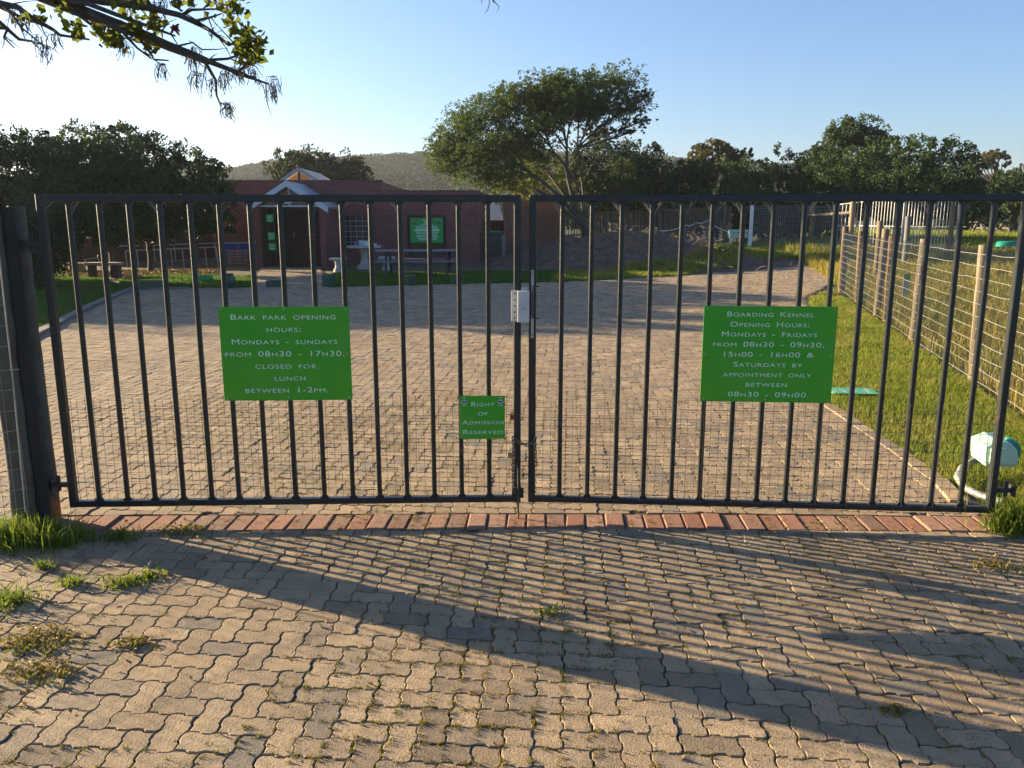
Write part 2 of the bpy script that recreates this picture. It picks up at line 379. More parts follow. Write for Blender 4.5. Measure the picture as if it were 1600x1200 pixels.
# ---- paving
PAVE = [(-3.25,0.2), (-3.3,3.4), (-5.6,4.4), (-6.6,7.0), gp(-60,592), gp(-20,562), gp(75,512), gp(207,451), gp(330,450), gp(600,446), gp(870,441), gp(1060,431),
        gp(1180,418), gp(1262,405), gp(1300,399), gp(1313,432), gp(1302,440), gp(1258,463), (4.55,12.2), (3.25,8.6), gp(1295,631), gp(1407,706), gp(1470,751), (2.70,4.2), (3.0,3.6), (3.8,2.6), (4.2,0.2)]
PATH = [gp(392,452), gp(510,450), gp(500,417), gp(408,417)]
U = 0.093; WAVE = 0.052
def wave(u): return WAVE*np.clip(2.4*np.sin(2*np.pi*u), -1, 1)
PROT = R(-4.0); cP, sP = math.cos(PROT), math.sin(PROT)
def row_y(x): return 4.165 + 0.012*np.cos(x*0.6) - 0.025*(x/2.6)**2
def pavers():
    n = 420
    i, j = np.meshgrid(np.arange(-n, n), np.arange(-n, n)); i, j = i.ravel(), j.ravel(); k = (i-j) % 4
    H = np.stack([i[k==0], j[k==0], np.zeros((k==0).sum())], -1); V = np.stack([i[k==3], j[k==3], np.ones((k==3).sum())], -1)
    P = np.concatenate([H, V]).astype(float)
    cx = P[:,0] + np.where(P[:,2]==0, 1.0, 0.5); cy = P[:,1] + np.where(P[:,2]==0, 0.5, 1.0)
    wx, wy = (cx*cP - cy*sP)*U, (cx*sP + cy*cP)*U
    ok = (in_poly(wx, wy, PAVE) | in_poly(wx, wy, PATH)) & ~((wy > row_y(wx)-.075) & (wy < row_y(wx)+.075))
    P, wy = P[ok], wy[ok]
    V_, Q_, N_ = [], [], []; base = 0
    for near in (True, False):
        S = P[(wy < 9.5) if near else (wy >= 9.5)]
        fr = [0, .13, .44, .56, .87] if near else [0, .3, .7]
        gap = 0.021
        def ring(hor, inset):
            a, b_ = (2.0, 1.0) if hor else (1.0, 2.0); pts = []
            for s in range(int(a)): pts += [(s+q, 0) for q in fr]
            for s in range(int(b_)): pts += [(a, s+q) for q in fr]
            for s in range(int(a)): pts += [(a-s-q, b_) for q in fr]
            for s in range(int(b_)): pts += [(0, b_-s-q) for q in fr]
            p = np.array(pts); q = p.copy()
            q[:,0] = np.where(p[:,0]<=0, inset, np.where(p[:,0]>=a, a-inset, p[:,0])); q[:,1] = np.where(p[:,1]<=0, inset, np.where(p[:,1]>=b_, b_-inset, p[:,1]))
            for c in range(len(p)):            # points of an edge keep away from the corners
                if p[c,1] in (0, b_): q[c,0] = np.clip(q[c,0], inset, a-inset)
                if p[c,0] in (0, a): q[c,1] = np.clip(q[c,1], inset, b_-inset)
            return p, q
        for hor in (True, False):
            S2 = S[S[:,2] == (0 if hor else 1)]
            if not len(S2): continue
            rings = [(gap+0.034, 0.0), (gap, -0.0024), (gap, -0.04)] if near else [(gap, 0.0), (gap, -0.03)]
            m = len(S2); tz = rng.normal(0, 0.0011, (m,1)); tx = rng.normal(0, 0.009, (m,1)); ty = rng.normal(0, 0.009, (m,1)); jx = rng.normal(0, .012, (m,1)); jy = rng.normal(0, .012, (m,1))
            rr = []
            for inset, dz in rings:
                p, q = ring(hor, inset)
                x = S2[:,0:1]+p[None,:,0]; y = S2[:,1:2]+p[None,:,1]
                X = S2[:,0:1]+q[None,:,0]+wave(y)*1.0 + jx; Y = S2[:,1:2]+q[None,:,1]+wave(x) + jy
                lx, ly = (p[None,:,0]-1)*U, (p[None,:,1]-.5)*U
                wx_, wy_ = (X*cP-Y*sP)*U, (X*sP+Y*cP)*U
                hw = .122+.012*(dz < -.001)*0; ry = row_y(wx_); mid = wy_.mean(1, keepdims=True); far_ = np.abs(wx_) < 2.75
                wy_ = np.where(far_ & (mid < ry) , np.minimum(wy_, ry-hw), np.where(far_, np.maximum(wy_, ry+hw), wy_))
                dips = 0.012*(fbm(wx_*0.9, wy_*0.9, 3, 2)-0.5)
                rr.append(np.stack([wx_, wy_, gz(wx_, wy_)+dips+dz+tz+lx*tx+ly*ty], -1))
            k_ = rr[0].shape[1]; nr = len(rr)
            v = np.stack(rr, 1).reshape(-1, 3); V_.append(v)
            o = base + np.arange(m)[:,None]*k_*nr; a = np.arange(k_); b_ = (a+1) % k_
            for q in range(nr-1):
                Q_.append(np.stack([o+q*k_+k_*1+a, o+q*k_+k_*1+b_, o+q*k_+b_, o+q*k_+a], -1).reshape(-1, 4))
            N_.append(o + a[None,:]); base += len(v)
    v = np.concatenate(V_)
    return v, np.concatenate(Q_), N_
def build_pavers():
    v, q, N_ = pavers()
    me = bpy.data.meshes.new('paving'); me.vertices.add(len(v)); me.vertices.foreach_set('co', v.astype(np.float32).ravel())
    lo = [q.astype(np.int32).ravel()]; tot = [np.full(len(q), 4, np.int32)]
    for nn in N_: lo.append(nn.astype(np.int32).ravel()); tot.append(np.full(len(nn), nn.shape[1], np.int32))
    lo = np.concatenate(lo); tot = np.concatenate(tot); st = np.concatenate(([0], np.cumsum(tot)[:-1])).astype(np.int32)
    me.loops.add(len(lo)); me.loops.foreach_set('vertex_index', lo); me.polygons.add(len(tot))
    me.polygons.foreach_set('loop_start', st); me.polygons.foreach_set('loop_total', tot); me.polygons.foreach_set('use_smooth', np.zeros(len(tot), dtype=bool)); me.update(calc_edges=True)
    me.materials.append(M['paver']); o = bpy.data.objects.new('paving', me); COL.objects.link(o); tag(o, kind='structure')
    print('pavers', sum(len(n) for n in N_), 'verts', len(v))
build_pavers()
M['jointsand'] = mat('joint_sand', (0.075,0.058,0.042), (0.045,0.036,0.028), 6, rough=0.95, bump=0.5, bscale=120, c3=(0.11,0.07,0.03), s3=3)
# the bed lies under the paving only: cut to the paving outline with a margin
def bed():
    xs, ys = np.arange(-13, 14, 0.25), np.arange(0, 30.6, 0.25)
    gx, gy = np.meshgrid(xs, ys); z = gz(gx, gy)-0.0085+0.012*(fbm(gx*0.9, gy*0.9, 3, 2)-0.5)
    v = np.stack([gx, gy, z], -1).reshape(-1, 3); nx, ny = len(xs), len(ys)
    i = np.arange((ny-1)*(nx-1)); r, c = i//(nx-1), i % (nx-1); a = r*nx+c
    q = np.stack([a, a+1, a+nx+1, a+nx], -1); ce = v[q].mean(1)
    ok = in_poly(ce[:,0], ce[:,1], PAVE) | in_poly(ce[:,0], ce[:,1], PATH)
    tag(np_mesh('paving_bed', v, quads=q[ok], mat=M['jointsand'], smooth=True), kind='structure')
bed()

# ---- row of red bricks under the gate, edge bricks at the left, kerb stones
def brick_row(path, width, length, name, m, gap=0.008, dz=0.0, skew=0.0, h=0.05):
    """path: list of (x, y); one brick after another along it"""
    mb_v, mb_q = [], []; P = [Vector((p[0], p[1], 0)) for p in path]; n = 0
    total = [0]
    for a, b in zip(P, P[1:]): total.append(total[-1]+(b-a).length)
    def at(s):
        for k in range(len(P)-1):
            if s <= total[k+1] or k == len(P)-2:
                d = (P[k+1]-P[k]).normalized(); return P[k]+d*(s-total[k]), d
    s = 0
    while s + length <= total[-1]+0.02:
        c, d = at(s+length/2); nrm = Vector((-d.y, d.x, 0)); l = (length-gap)/2; ww = width/2 - gap/2
        j = rng.normal(0, 0.0025); tl = rng.normal(0, 0.006); sk = skew + rng.normal(0, 0.02)
        for ins, z in ((0.006, 0.0), (0.0, -0.006), (0.0, -h)):
            for sx, sy in ((-1,-1),(1,-1),(1,1),(-1,1)):
                q = c + d*(sx*(l-ins)+sk*sy*ww) + nrm*sy*(ww-ins)
                mb_v.append((q.x, q.y, float(gz(q.x, q.y))+dz+z+j+tl*sx*l))
        for r in range(2):
            for k in range(4): mb_q.append((n+(r+1)*4+k, n+(r+1)*4+(k+1)%4, n+r*4+(k+1)%4, n+r*4+k))
        mb_q.append((n, n+1, n+2, n+3)); n += 12; s += length
    return tag(np_mesh(name, mb_v, quads=np.array(mb_q), mat=m), kind='structure')
row = [(x, float(row_y(x))) for x in np.linspace(-2.62, 2.72, 30)]
brick_row(row, 0.235, 0.108, 'brick_strip', M['redbrick'], skew=0.05, dz=0.0)
brick_row([(-2.72,4.0), (-3.0,3.65), (-3.35,3.25), (-3.9,2.7)], 0.12, 0.21, 'brick_edging', M['redbrick'], dz=0.002)
KL = [gp(-60,590), gp(-20,562), gp(75,514), gp(140,480), gp(207,452), gp(330,451)]
brick_row(KL, 0.16, 0.9, 'kerb', M['kerb'], dz=0.05, h=0.12)
brick_row([gp(1296,634), gp(1340,663), gp(1407,708), gp(1470,753), gp(1500,786)], 0.12, 0.235, 'verge_edging', M['paver'], dz=0.01)

# ---- heap of dug soil behind the paving
def mound():
    c = Vector((4.9, 28.2, 0)); xs, ys = np.linspace(-1.2, 11.0, 220), np.linspace(23.4, 34.5, 190)
    def zf(x, y):
        e = np.sqrt(((x-c.x)/5.0)**2 + ((y-c.y)/4.2)**2)
        h = 1.02*np.exp(-(e*1.35)**2.2) + 0.42*np.exp(-(((x-1.3)/2.0)**2+((y-30.0)/2.6)**2))
        h = h*(0.8+0.5*fbm(x*0.5, y*0.5, 5)); k = sst(h, .05, .25)
        h = h + k*(0.20*(fbm(x*2.0, y*2.0, 8)-0.45) + 0.12*(fbm(x*6.0, y*6.0, 12)-0.45))
        return gz(x, y) - 0.17 + h*1.08
    tag(sheet('soil_mound', xs, ys, zf, M['soil']), kind='structure'); return zf
MOUND = mound()

# ================================================================== VEGETATION HELPERS
def leaves(C, size, jitter=0.35, up=0.0, aspect=0.55):
    """four-cornered leaf at every point of C, folded along the midrib"""
    n = len(C); d = rng.normal(size=(n,3)); d /= np.linalg.norm(d, axis=1, keepdims=True)
    nr = rng.normal(size=(n,3)) + np.array([0,0,up]); s = np.cross(d, nr); s /= np.linalg.norm(s, axis=1, keepdims=True)+1e-9
    u = np.cross(s, d); L_ = size*rng.uniform(1-jitter, 1+jitter, (n,1)); W_ = L_*aspect
    b, tp = C - d*L_*0.5, C + d*L_*0.5
    l, r = C - s*W_*0.5 + u*L_*0.10, C + s*W_*0.5 + u*L_*0.10
    v = np.stack([b, r, tp, l], 1).reshape(-1, 3); q = np.arange(n*4).reshape(-1, 4)
    return v, q
def crown_points(blobs, n, shell=0.42, clump=0.13, per=34, flat=1.0):
    """leaf points in clumps spread through the outer part of ellipsoid lobes"""
    vol = np.array([b[1][0]*b[1][2] + b[1][1]*b[1][2] + b[1][0]*b[1][1] for b in blobs]); vol = vol/vol.sum(); out = []
    for (c, r), f in zip(blobs, vol):
        k = max(4, int(n*f/per)); d = rng.normal(size=(k,3)); d /= np.linalg.norm(d, axis=1, keepdims=True)
        rad = 1.0 - shell*rng.uniform(0, 1, (k,1))**1.3
        lump = 1.0 + 0.16*np.sin(d[:,0:1]*7+c[0])*np.sin(d[:,1:2]*6+c[1]) + 0.14*np.sin(d[:,2:3]*9+c[0]*2)
        lump = lump + 0.055*rng.normal(size=(k,1))
        P = np.array(c) + d*rad*lump*np.array(r)
        s = clump*min(r)*rng.uniform(0.6, 1.5, (k,1,1))
        e = rng.normal(size=(k,per,3)) + d[:,None,:]*0.5 + np.array([0,0,.25]); e /= np.linalg.norm(e, axis=2, keepdims=True)
        q = P[:,None,:] + e*s*rng.uniform(.45, 1.15, (k,per,1))*1.55*np.array([1,1,flat])
        out.append(q.reshape(-1, 3))
    return np.concatenate(out)
def blob(px, py, Y, rx, ry, rd=None):
    """lobe whose outline has half-widths rx, ry (photo pixels) at distance Y"""
    c = At(px, py, Y); s = Y*math.cos(PITCH)/F_PX
    return ((c.x, c.y, c.z), (rx*s, (rd if rd else rx)*s, ry*s))
def limbs(base, blobs, r0, n_each=3, sag=0.15):
    mb = MB(); base = Vector(base)
    zlow = min(b[0][2]-b[1][2] for b in blobs); fork = Vector((base.x, base.y, base.z + max(0.35, (zlow-base.z)*0.75)))
    mb.tube([base+Vector((0,0,-0.1)), base.lerp(fork, .5)+Vector((random.uniform(-.05,.05), 0, 0)), fork], [r0*1.25, r0, r0*0.85], 9)
    for c, r in blobs:
        for k in range(n_each):
            t = Vector(c) + Vector((random.uniform(-.6,.6)*r[0], random.uniform(-.6,.6)*r[1], random.uniform(-.3,.6)*r[2]))
            m1 = fork.lerp(t, .35) + Vector((random.uniform(-.2,.2), random.uniform(-.2,.2), -sag*(t-fork).length*.3)); m2 = fork.lerp(t, .7) + Vector((random.uniform(-.2,.2), random.uniform(-.2,.2), 0))
            mb.tube([fork, m1, m2, t], [r0*.6, r0*.4, r0*.22, r0*.07], 6)
    return mb
def tree(name, label, cat, blobs, base, leaf, n, mats, r0=0.12, group=None, shell=0.42, clump=0.13, per=34, flat=1.0, n_each=3, bark='bark', aspect=0.55):
    root = thing(name, label, cat, base, 0, group)
    limbs(base, blobs, r0, n_each).build('trunk', M[bark], root, smooth=60, world=True)
    C = crown_points(blobs, n, shell, clump, per, flat); v, q = leaves(C, leaf, aspect=aspect)
    np_mesh('crown', v, quads=q, mat=mats, parent=root, world=True)
    return root
def blades(x, y, z, h, wd, lean=0.35, hj=0.5):
    n = len(x); a = rng.uniform(0, 2*np.pi, n); hh = h*rng.uniform(1-hj, 1+hj, n); ww = wd*rng.uniform(.7, 1.3, n)
    la = rng.uniform(0, 2*np.pi, n); ln = hh*np.abs(rng.normal(0, lean, n))
    sx, sy = np.cos(a)*ww/2, np.sin(a)*ww/2
    p0 = np.stack([x-sx, y-sy, z-0.004], -1); p1 = np.stack([x+sx, y+sy, z-0.004], -1)
    mx, my = x+np.cos(la)*ln*.35, y+np.sin(la)*ln*.35
    p2 = np.stack([mx+sx*.8, my+sy*.8, z+hh*.6], -1); p3 = np.stack([mx-sx*.8, my-sy*.8, z+hh*.6], -1)
    p4 = np.stack([x+np.cos(la)*ln, y+np.sin(la)*ln, z+hh], -1)
    v = np.stack([p0,p1,p2,p3,p4], 1).reshape(-1, 3); o = np.arange(n)[:,None]*5
    return v, o+np.array([[0,1,2,3]]), o+np.array([[3,2,4]])
def grass(name, label, poly, n, h, wd, m, near=None, lean=0.35, zf=None, patch=0.0, grow=0.0):
    x, y = scatter(poly, n, near)
    if patch > 0:
        k = fbm(x*0.8, y*0.8, 21) + rng.uniform(-.12,.12,len(x)) > patch; x, y = x[k], y[k]
    z = (zf or (lambda a, b: gz(a, b)-0.02))(x, y); g = 1 + grow*np.maximum(0, y-6)
    v, q, t = blades(x, y, z, h*(0.6+0.8*fbm(x*1.5, y*1.5, 4))*(1 if not grow else g**.5), wd*g, lean)
    o = np_mesh(name, v, quads=q, tris=t, mat=m); return tag(o, label, 'grass', kind='stuff')
# ================================================================== GRASS AND WEEDS
grass('verge_grass', 'short sunlit lawn grass between the paving and the wire fence', [(2.98,4.35), gp(1470,748), gp(1407,703), gp(1297,629), (3.35,8.6), (4.65,12.2), gp(1262,464), (7.4,18.5), (5.35,10.4), (4.0,5.5), (3.7,4.3)], 95000, 0.05, 0.006, L['grass'], near=1.7, lean=0.75, grow=0.10, patch=0.36)
grass('lawn_grass', 'shaded green lawn beside the kerb left of the paving', [gp(-80,605), gp(70,509), gp(200,449), gp(150,432), gp(40,432), gp(-60,450)], 60000, 0.06, 0.012, L['lawn'], lean=0.6)
grass('bed_grass', 'strip of lit grass behind the planter boxes left of the path', [gp(200,449), gp(395,449), gp(402,432), gp(250,431), gp(180,436)], 16000, 0.07, 0.014, L['lawn'], lean=0.6)
grass('front_grass', 'shaded grass strip in front of the brick building', [gp(512,449), gp(870,440), gp(905,438), gp(880,424), gp(700,426), gp(520,428)], 42000, 0.08, 0.014, L['lawn'], lean=0.5)
grass('mound_grass', 'patchy weedy grass along the foot of the soil heap', [gp(860,441), gp(1060,431), gp(1180,417), gp(1300,398), gp(1312,387), gp(1090,383), gp(1130,391), gp(1192,400), gp(1150,410), gp(1060,422), gp(880,427)], 60000, 0.11, 0.020, L['grass'], lean=0.6, zf=lambda a, b: np.maximum(gz(a, b)-0.02, MOUND(a, b)-0.02), patch=0.38)
FL = lambda y: 5.35+0.271*(y-10.4)
grass('field_grass', 'golden dry grass of the field behind the wire fence', [(FL(4.6)+.05,4.6), (FL(18.7)+.1,18.7), (8.6,22), (10.5,31), (17,31), (22,26), (14,10), (7.5,4.6)], 110000, 0.17, 0.011, L['field'], near=1.35, lean=0.45, grow=0.06, patch=0.30)
grass('far_field_grass', 'green and yellow grass of the far field beyond the white gates', [(11.5,32), (30,32), (46,52), (20,52), (12,40)], 50000, 0.20, 0.05, L['grass'], lean=0.4)

def joint_weeds():
    x, y = scatter([(-3.2,1.7), (3.6,1.7), (2.9,4.3), (3.0,7.5), (-3.2,8.0)], 60000, 1.4)
    # keep only points close to a joint of the herringbone, in patches
    lx, ly = (x*cP + y*sP)/U, (-x*sP + y*cP)/U
    fx = np.abs(lx-np.round(lx)); fy = np.abs(ly-np.round(ly)); near = np.minimum(fx, fy) < 0.10
    p = fbm(x*0.8+3, y*0.8, 31, 5); keep = near & (p + rng.uniform(-.09,.09,len(x)) > 0.515)
    x, y = x[keep], y[keep]
    per = 7; X = np.repeat(x, per)+rng.normal(0, .006, len(x)*per); Y = np.repeat(y, per)+rng.normal(0, .006, len(x)*per)
    v, q, t = blades(X, Y, gz(X, Y)-0.006, 0.011, 0.0034, 0.9)
    tag(np_mesh('joint_weeds', v, quads=q, tris=t, mat=L['moss']), 'orange and green moss growing in the paver joints', 'moss', kind='stuff')
    x, y = scatter([(-3.0,1.7), (3.4,1.7), (2.7,4.6), (-2.9,4.6)], 260); z = gz(x, y)+0.004
    C = np.stack([x, y, z], -1); v, q = leaves(C, 0.022, 0.6, 3.0)
    tag(np_mesh('leaf_litter', v, quads=q, mat=L['litter']), 'tiny dead leaves and chips scattered on the paving', 'leaf litter', kind='stuff')
joint_weeds()

def weed(label, px, py, r, h, n_leaf, n_blade, group=None, m='weed'):
    """one clump of weeds: leaves low down, blades above"""
    b = G(px, py); root = thing('weed', label, 'weed', b, 0, group)
    x, y = b.x+rng.normal(0, r*.5, n_blade), b.y+rng.normal(0, r*.35, n_blade)
    v, q, t = blades(x, y, np.full(n_blade, b.z), h, 0.006, 0.6); np_mesh('blades', v, quads=q, tris=t, mat=L[m], parent=root, world=True)
    C = np.stack([b.x+rng.normal(0, r*.6, n_leaf), b.y+rng.normal(0, r*.35, n_leaf), b.z+np.abs(rng.normal(0, h*.3, n_leaf))+.004], -1)
    v, q = leaves(C, 0.017, 0.6, 0.8); np_mesh('leaves', v, quads=q, mat=L[m], parent=root, world=True); return root
weed('big bright green grass tuft at the foot of the left gate posts', 14, 848, .19, .11, 700, 700)
weed('dark grass clump in front of the left hinge post', 88, 850, .15, .11, 260, 320)
weed('bushy weed with lit leaves hard against the left edge of the paving', 12, 942, .12, .07, 260, 80)
weed('long leafy weed with a spiky left end lying on the sunlit paving', 196, 914, .09, .05, 190, 50)
weed('low leafy end of the long weed, near the start of the post shadow', 232, 902, .07, .04, 160, 22)
weed('thin pale grass sprig between pavers left of the long leafy weed', 112, 914, .06, .045, 40, 46)
weed('small grass sprig growing beside the edging bricks', 68, 888, .05, .05, 30, 40)
weed('spreading yellow weed patch in the left paving joints', 60, 1002, .15, .022, 260, 110, m='moss')
weed('lowest yellow green weed streak at the left paving edge', 70, 1050, .13, .02, 220, 60, m='moss')
weed('brown tinged moss clump on the paving below the long weed', 205, 1006, .08, .016, 140, 20, m='moss')
weed('grass clump in the shade on the brick strip near the left post', 185, 842, .10, .05, 60, 150)
weed('orange dry weed on the red brick row under the left leaf', 285, 830, .14, .02, 160, 80, m='moss')
weed('dark leafed tuft of blades at the foot of the right gate post', 1588, 830, .16, .15, 120, 420)
weed('small dark green weed alone in the middle of the paving', 857, 958, .05, .03, 70, 16)
weed('green moss cushion in the joints at the lower right of the long shadow', 1392, 1112, .05, .008, 70, 4, m='moss')
weed('litter strewn weed patch on the paving by the right post', 1560, 885, .13, .02, 120, 60, m='moss')

def twigs():
    mb = MB()
    for _ in range(300):
        x, y = random.gauss(5.2, 2.3), random.gauss(27.0, 1.7); z = float(MOUND(np.array([x]), np.array([y]))[0])
        if z < gz(x, y)-.06: continue
        a, l = random.uniform(0, 6.28), random.uniform(.15, .7); e = random.uniform(-.05, .3)
        mb.tube([(x, y, z), (x+math.cos(a)*l*.5, y+math.sin(a)*l*.5, z+e*l+.04), (x+math.cos(a)*l, y+math.sin(a)*l, z+e*l*1.6)], [.012,.009,.004], 4)
    tag(mb.build('twig_litter', M['twig']), 'dry twigs and roots strewn over the soil heap', 'twigs', kind='stuff')
twigs()
def dry_bed():
    x, y = scatter([gp(95,432), gp(330,430), gp(345,421), gp(100,424)], 2600); C = np.stack([x, y, gz(x, y)+.02], -1); v, q = leaves(C, .09, .5, 1.5)
    tag(np_mesh('leaf_bed', v, quads=q, mat=L['litter']), 'brown leaf litter lying round the stone benches', 'leaf litter', kind='stuff')
dry_bed()

# ================================================================== TREES
HG = 'hedge trees on the left'
def base_of(px, Y): x = At(px, 300, Y).x; return ground(x, Y)
tree('hedge_tree', 'widest dark hedge tree, cut by the left picture edge', 'tree', [blob(10,275,22,95,68), blob(85,300,21,60,80), blob(60,238,23,60,32), blob(-70,300,22,90,90), blob(20,350,21.5,70,70)], base_of(20,22), .10, 30000, L['hedge'], .09, HG)
tree('hedge_tree', 'dark hedge tree rising behind the second and third gate bars', 'tree', [blob(118,245,24,56,42), blob(155,262,23,62,55), blob(140,318,22.5,70,50), blob(205,305,22.5,50,60), blob(150,350,22,80,32)], base_of(165,23), .10, 27000, L['hedge'], .09, HG)
tree('hedge_tree', 'tallest pointed hedge tree behind the fourth gate bar', 'tree', [blob(188,232,25,44,36), blob(238,262,25,52,52), blob(250,312,24.5,62,52), blob(235,345,24,70,26)], base_of(225,25), .10, 20000, L['dark'], .09, HG)
tree('hedge_tree', 'lower hedge tree sloping down to the brick building', 'tree', [blob(298,275,26.5,52,38), blob(334,292,26.5,32,38), blob(305,325,26,58,42), blob(300,345,25.5,60,26)], base_of(300,26.5), .10, 18000, L['hedge'], .09, HG)
tree('shrub', 'dense dark shrub reaching the lawn behind the left gate stile', 'shrub', [blob(72,370,19.5,42,60), blob(30,390,19,50,60)], base_of(60,19.5), .09, 11000, L['dark'], .08)
tree('round_tree', 'round dark tree standing behind the roof gables', 'tree', [blob(500,285,46,70,50), blob(448,282,45,30,28), blob(548,285,46,38,34), blob(470,262,46,45,25)], base_of(500,46), .17, 17000, L['dark'], .2)

# the flat topped thorn tree: forking stems up to thin layers of foliage
def thorn_tree():
    Y = 33.0; base = G(880,376); base = ground(base.x, Y); root = thing('thorn_tree', 'tall flat topped thorn tree with forking stems behind the soil heap', 'tree', base)
    lob = [blob(745,250,Y-1,62,30,60), blob(722,215,Y,42,32,50), blob(775,176,Y,62,32,70), blob(775,275,Y-1.5,70,26,60), blob(850,152,Y+.5,70,24,80), blob(905,140,Y,50,24,70), blob(960,128,Y+.5,48,26,60),
           blob(975,165,Y,46,26,50), blob(920,175,Y+1,60,22,60), blob(850,190,Y-1.5,50,18,50), blob(800,230,Y+1.5,55,24,50), blob(1000,188,Y+.3,26,9,25), blob(1008,150,Y,18,10,20), blob(985,205,Y,22,6,20), blob(935,205,Y+1.2,40,12,30), blob(705,262,Y-.5,28,20,40), blob(820,210,Y+.5,62,26,60), blob(860,172,Y+1,62,24,60), blob(770,228,Y-1,66,30,60), blob(700,240,Y,30,26,50), blob(905,160,Y-1,60,22,50), blob(840,245,Y+2,40,20,50), blob(808,150,Y,52,22,60), blob(728,192,Y+.5,38,28,50), blob(690,240,Y-.5,26,34,45), blob(870,128,Y,50,20,60)]
    mb = MB(); rr = random.Random(5)
    def path(a, b, r1, r2, bend=.12, n=5):
        L_ = (b-a).length; off = Vector((rr.uniform(-1,1), rr.uniform(-1,1), rr.uniform(-.3,.6)))*bend*L_
        pts = [a.lerp(b, t)+off*math.sin(math.pi*t) for t in [k/n for k in range(n+1)]]; mb.tube(pts, [r1+(r2-r1)*k/n for k in range(n+1)], 7); return pts
    crown = base + Vector((0.0, 0, 1.15))
    mb.tube([base-Vector((0,0,.1)), base+Vector((.03,0,.5)), crown], [.24,.19,.17], 10)
    forks = [(At(818,262,Y-.5), .085), (At(868,240,Y), .06), (At(886,235,Y+.3), .085), (At(902,232,Y+.5), .06), (At(838,296,Y-1), .07), (At(850,262,Y+1), .06)]
    ends = []
    for f, r in forks: path(crown, f, r*1.15, r*.75, .10); ends.append((f, r*.75))
    for c, r in lob:
        c = Vector(c); f, fr = min(ends, key=lambda e: (e[0]-c).length+abs(e[0].z-c.z)*.3); r1 = max(.035, fr*.6)
        p = path(f, c-Vector((0,0,r[2]*.3)), r1, .03, .10, 6)
        for k in range(9):
            t = c + Vector((rr.uniform(-.95,.95)*r[0], rr.uniform(-.95,.95)*r[1], rr.uniform(-.2,.9)*r[2])); path(p[rr.choice([3,4,5])], t, .022, .006, .12, 4)
    mb.build('trunk', M['bark'], root, smooth=60, world=True)
    C = crown_points(lob, 82000, .85, .15, 14, .6)
    v, q = leaves(C, .095, .4, .6); np_mesh('crown', v, quads=q, mat=L['acacia'], parent=root, world=True)
thorn_tree()
BG = 'trees behind the lath fence'
tree('bush', 'sunlit yellow green bush below the thorn tree', 'bush', [blob(838,278,38,48,40), blob(800,296,37,36,26), blob(905,300,38,26,22)], base_of(838,38), .12, 9000, L['yellow'], .08)
tree('broad_tree', 'dark tree right behind the stems of the thorn tree', 'tree', [blob(935,262,41,55,48), blob(905,285,40,40,35), blob(965,300,40,60,36)], base_of(935,41), .15, 13000, L['dark'], .2, BG)
tree('broad_tree', 'small crowned dark tree with a see through right edge', 'tree', [blob(992,252,43,28,24), blob(1018,240,43,14,14), blob(1005,285,42,50,30)], base_of(1000,43), .15, 9000, L['dark'], .16, BG, clump=.24)
tree('conifer_bush', 'lighter feathery bush standing before the dark trees', 'bush', [blob(972,278,37,24,28), blob(955,296,36.5,26,22), blob(985,300,36.5,26,20)], base_of(970,37), .11, 8000, L['mid'], .1)
tree('broad_tree', 'mid green low tree between the feathery bush and the russet tree', 'tree', [blob(1062,290,42,50,34), blob(1060,330,40,60,40), blob(1085,270,43,32,22)], base_of(1060,42), .15, 11000, L['dark'], .18, BG)
tree('russet_tree', 'reddish brown topped tree above the fence posts', 'tree', [blob(1118,244,46,36,22), blob(1090,258,46,20,20), blob(1150,248,46,18,14), blob(1165,238,46,12,8)], base_of(1120,46), .16, 9000, L['russet'], .18)
tree('broad_tree', 'long low green tree below the russet crown', 'tree', [blob(1130,285,43,60,30), blob(1175,276,43,40,26), blob(1150,325,41,70,36)], base_of(1140,43), .15, 13000, L['mid'], .18, BG)
tree('broad_tree', 'dark tree filling the dip left of the tallest right hand crown', 'tree', [blob(1232,264,45,46,28), blob(1215,295,44,60,32), blob(1235,332,42,70,34), blob(1275,250,45,24,20)], base_of(1230,45), .15, 14000, L['dark'], .2, BG)
tree('tall_tree', 'tallest right hand tree with grey branches showing under its top', 'tree', [blob(1335,208,46,44,22), blob(1308,226,46,30,18), blob(1362,222,46,26,18), blob(1290,250,45,28,22)], base_of(1330,46), .16, 10000, L['mid'], .24, shell=.7, clump=.2, n_each=7)
tree('spreading_tree', 'broad domed tree filling the right above the white gates', 'tree', [blob(1335,268,42,80,36), blob(1430,252,42,64,38), blob(1485,268,41,46,44), blob(1395,295,40,90,46), blob(1490,310,40,52,40), blob(1300,305,41,60,40), blob(1395,230,43,36,18)], base_of(1410,42), .15, 36000, L['mid'], .3)
tree('gum_tree', 'distant airy gum tree at the right skyline', 'tree', [blob(1545,252,75,28,11), blob(1556,243,75,18,7), blob(1532,260,75,14,6)], base_of(1550,75), .25, 3200, L['russet'], .2, shell=.8, clump=.22, n_each=4)
tree('gum_tree', 'tiny far gum tree beyond the right end of the gate rail', 'tree', [blob(1596,259,90,8,5), blob(1575,270,85,12,5)], base_of(1594,90), .25, 500, L['russet'], .14, shell=.8, n_each=2)
tree('broad_tree', 'bright green rounded tree at the right picture edge', 'tree', [blob(1570,288,52,42,18), blob(1610,282,52,40,20), blob(1590,305,52,60,20)], base_of(1590,52), .18, 10000, L['mid'], .2)
tree('hedge_bush', 'dark bush behind the white gates at the edge of the far field', 'bush', [blob(1520,335,53,46,30), blob(1470,340,54,50,28), blob(1540,318,53,40,20)], base_of(1510,53), .18, 9000, L['dark'], .12)
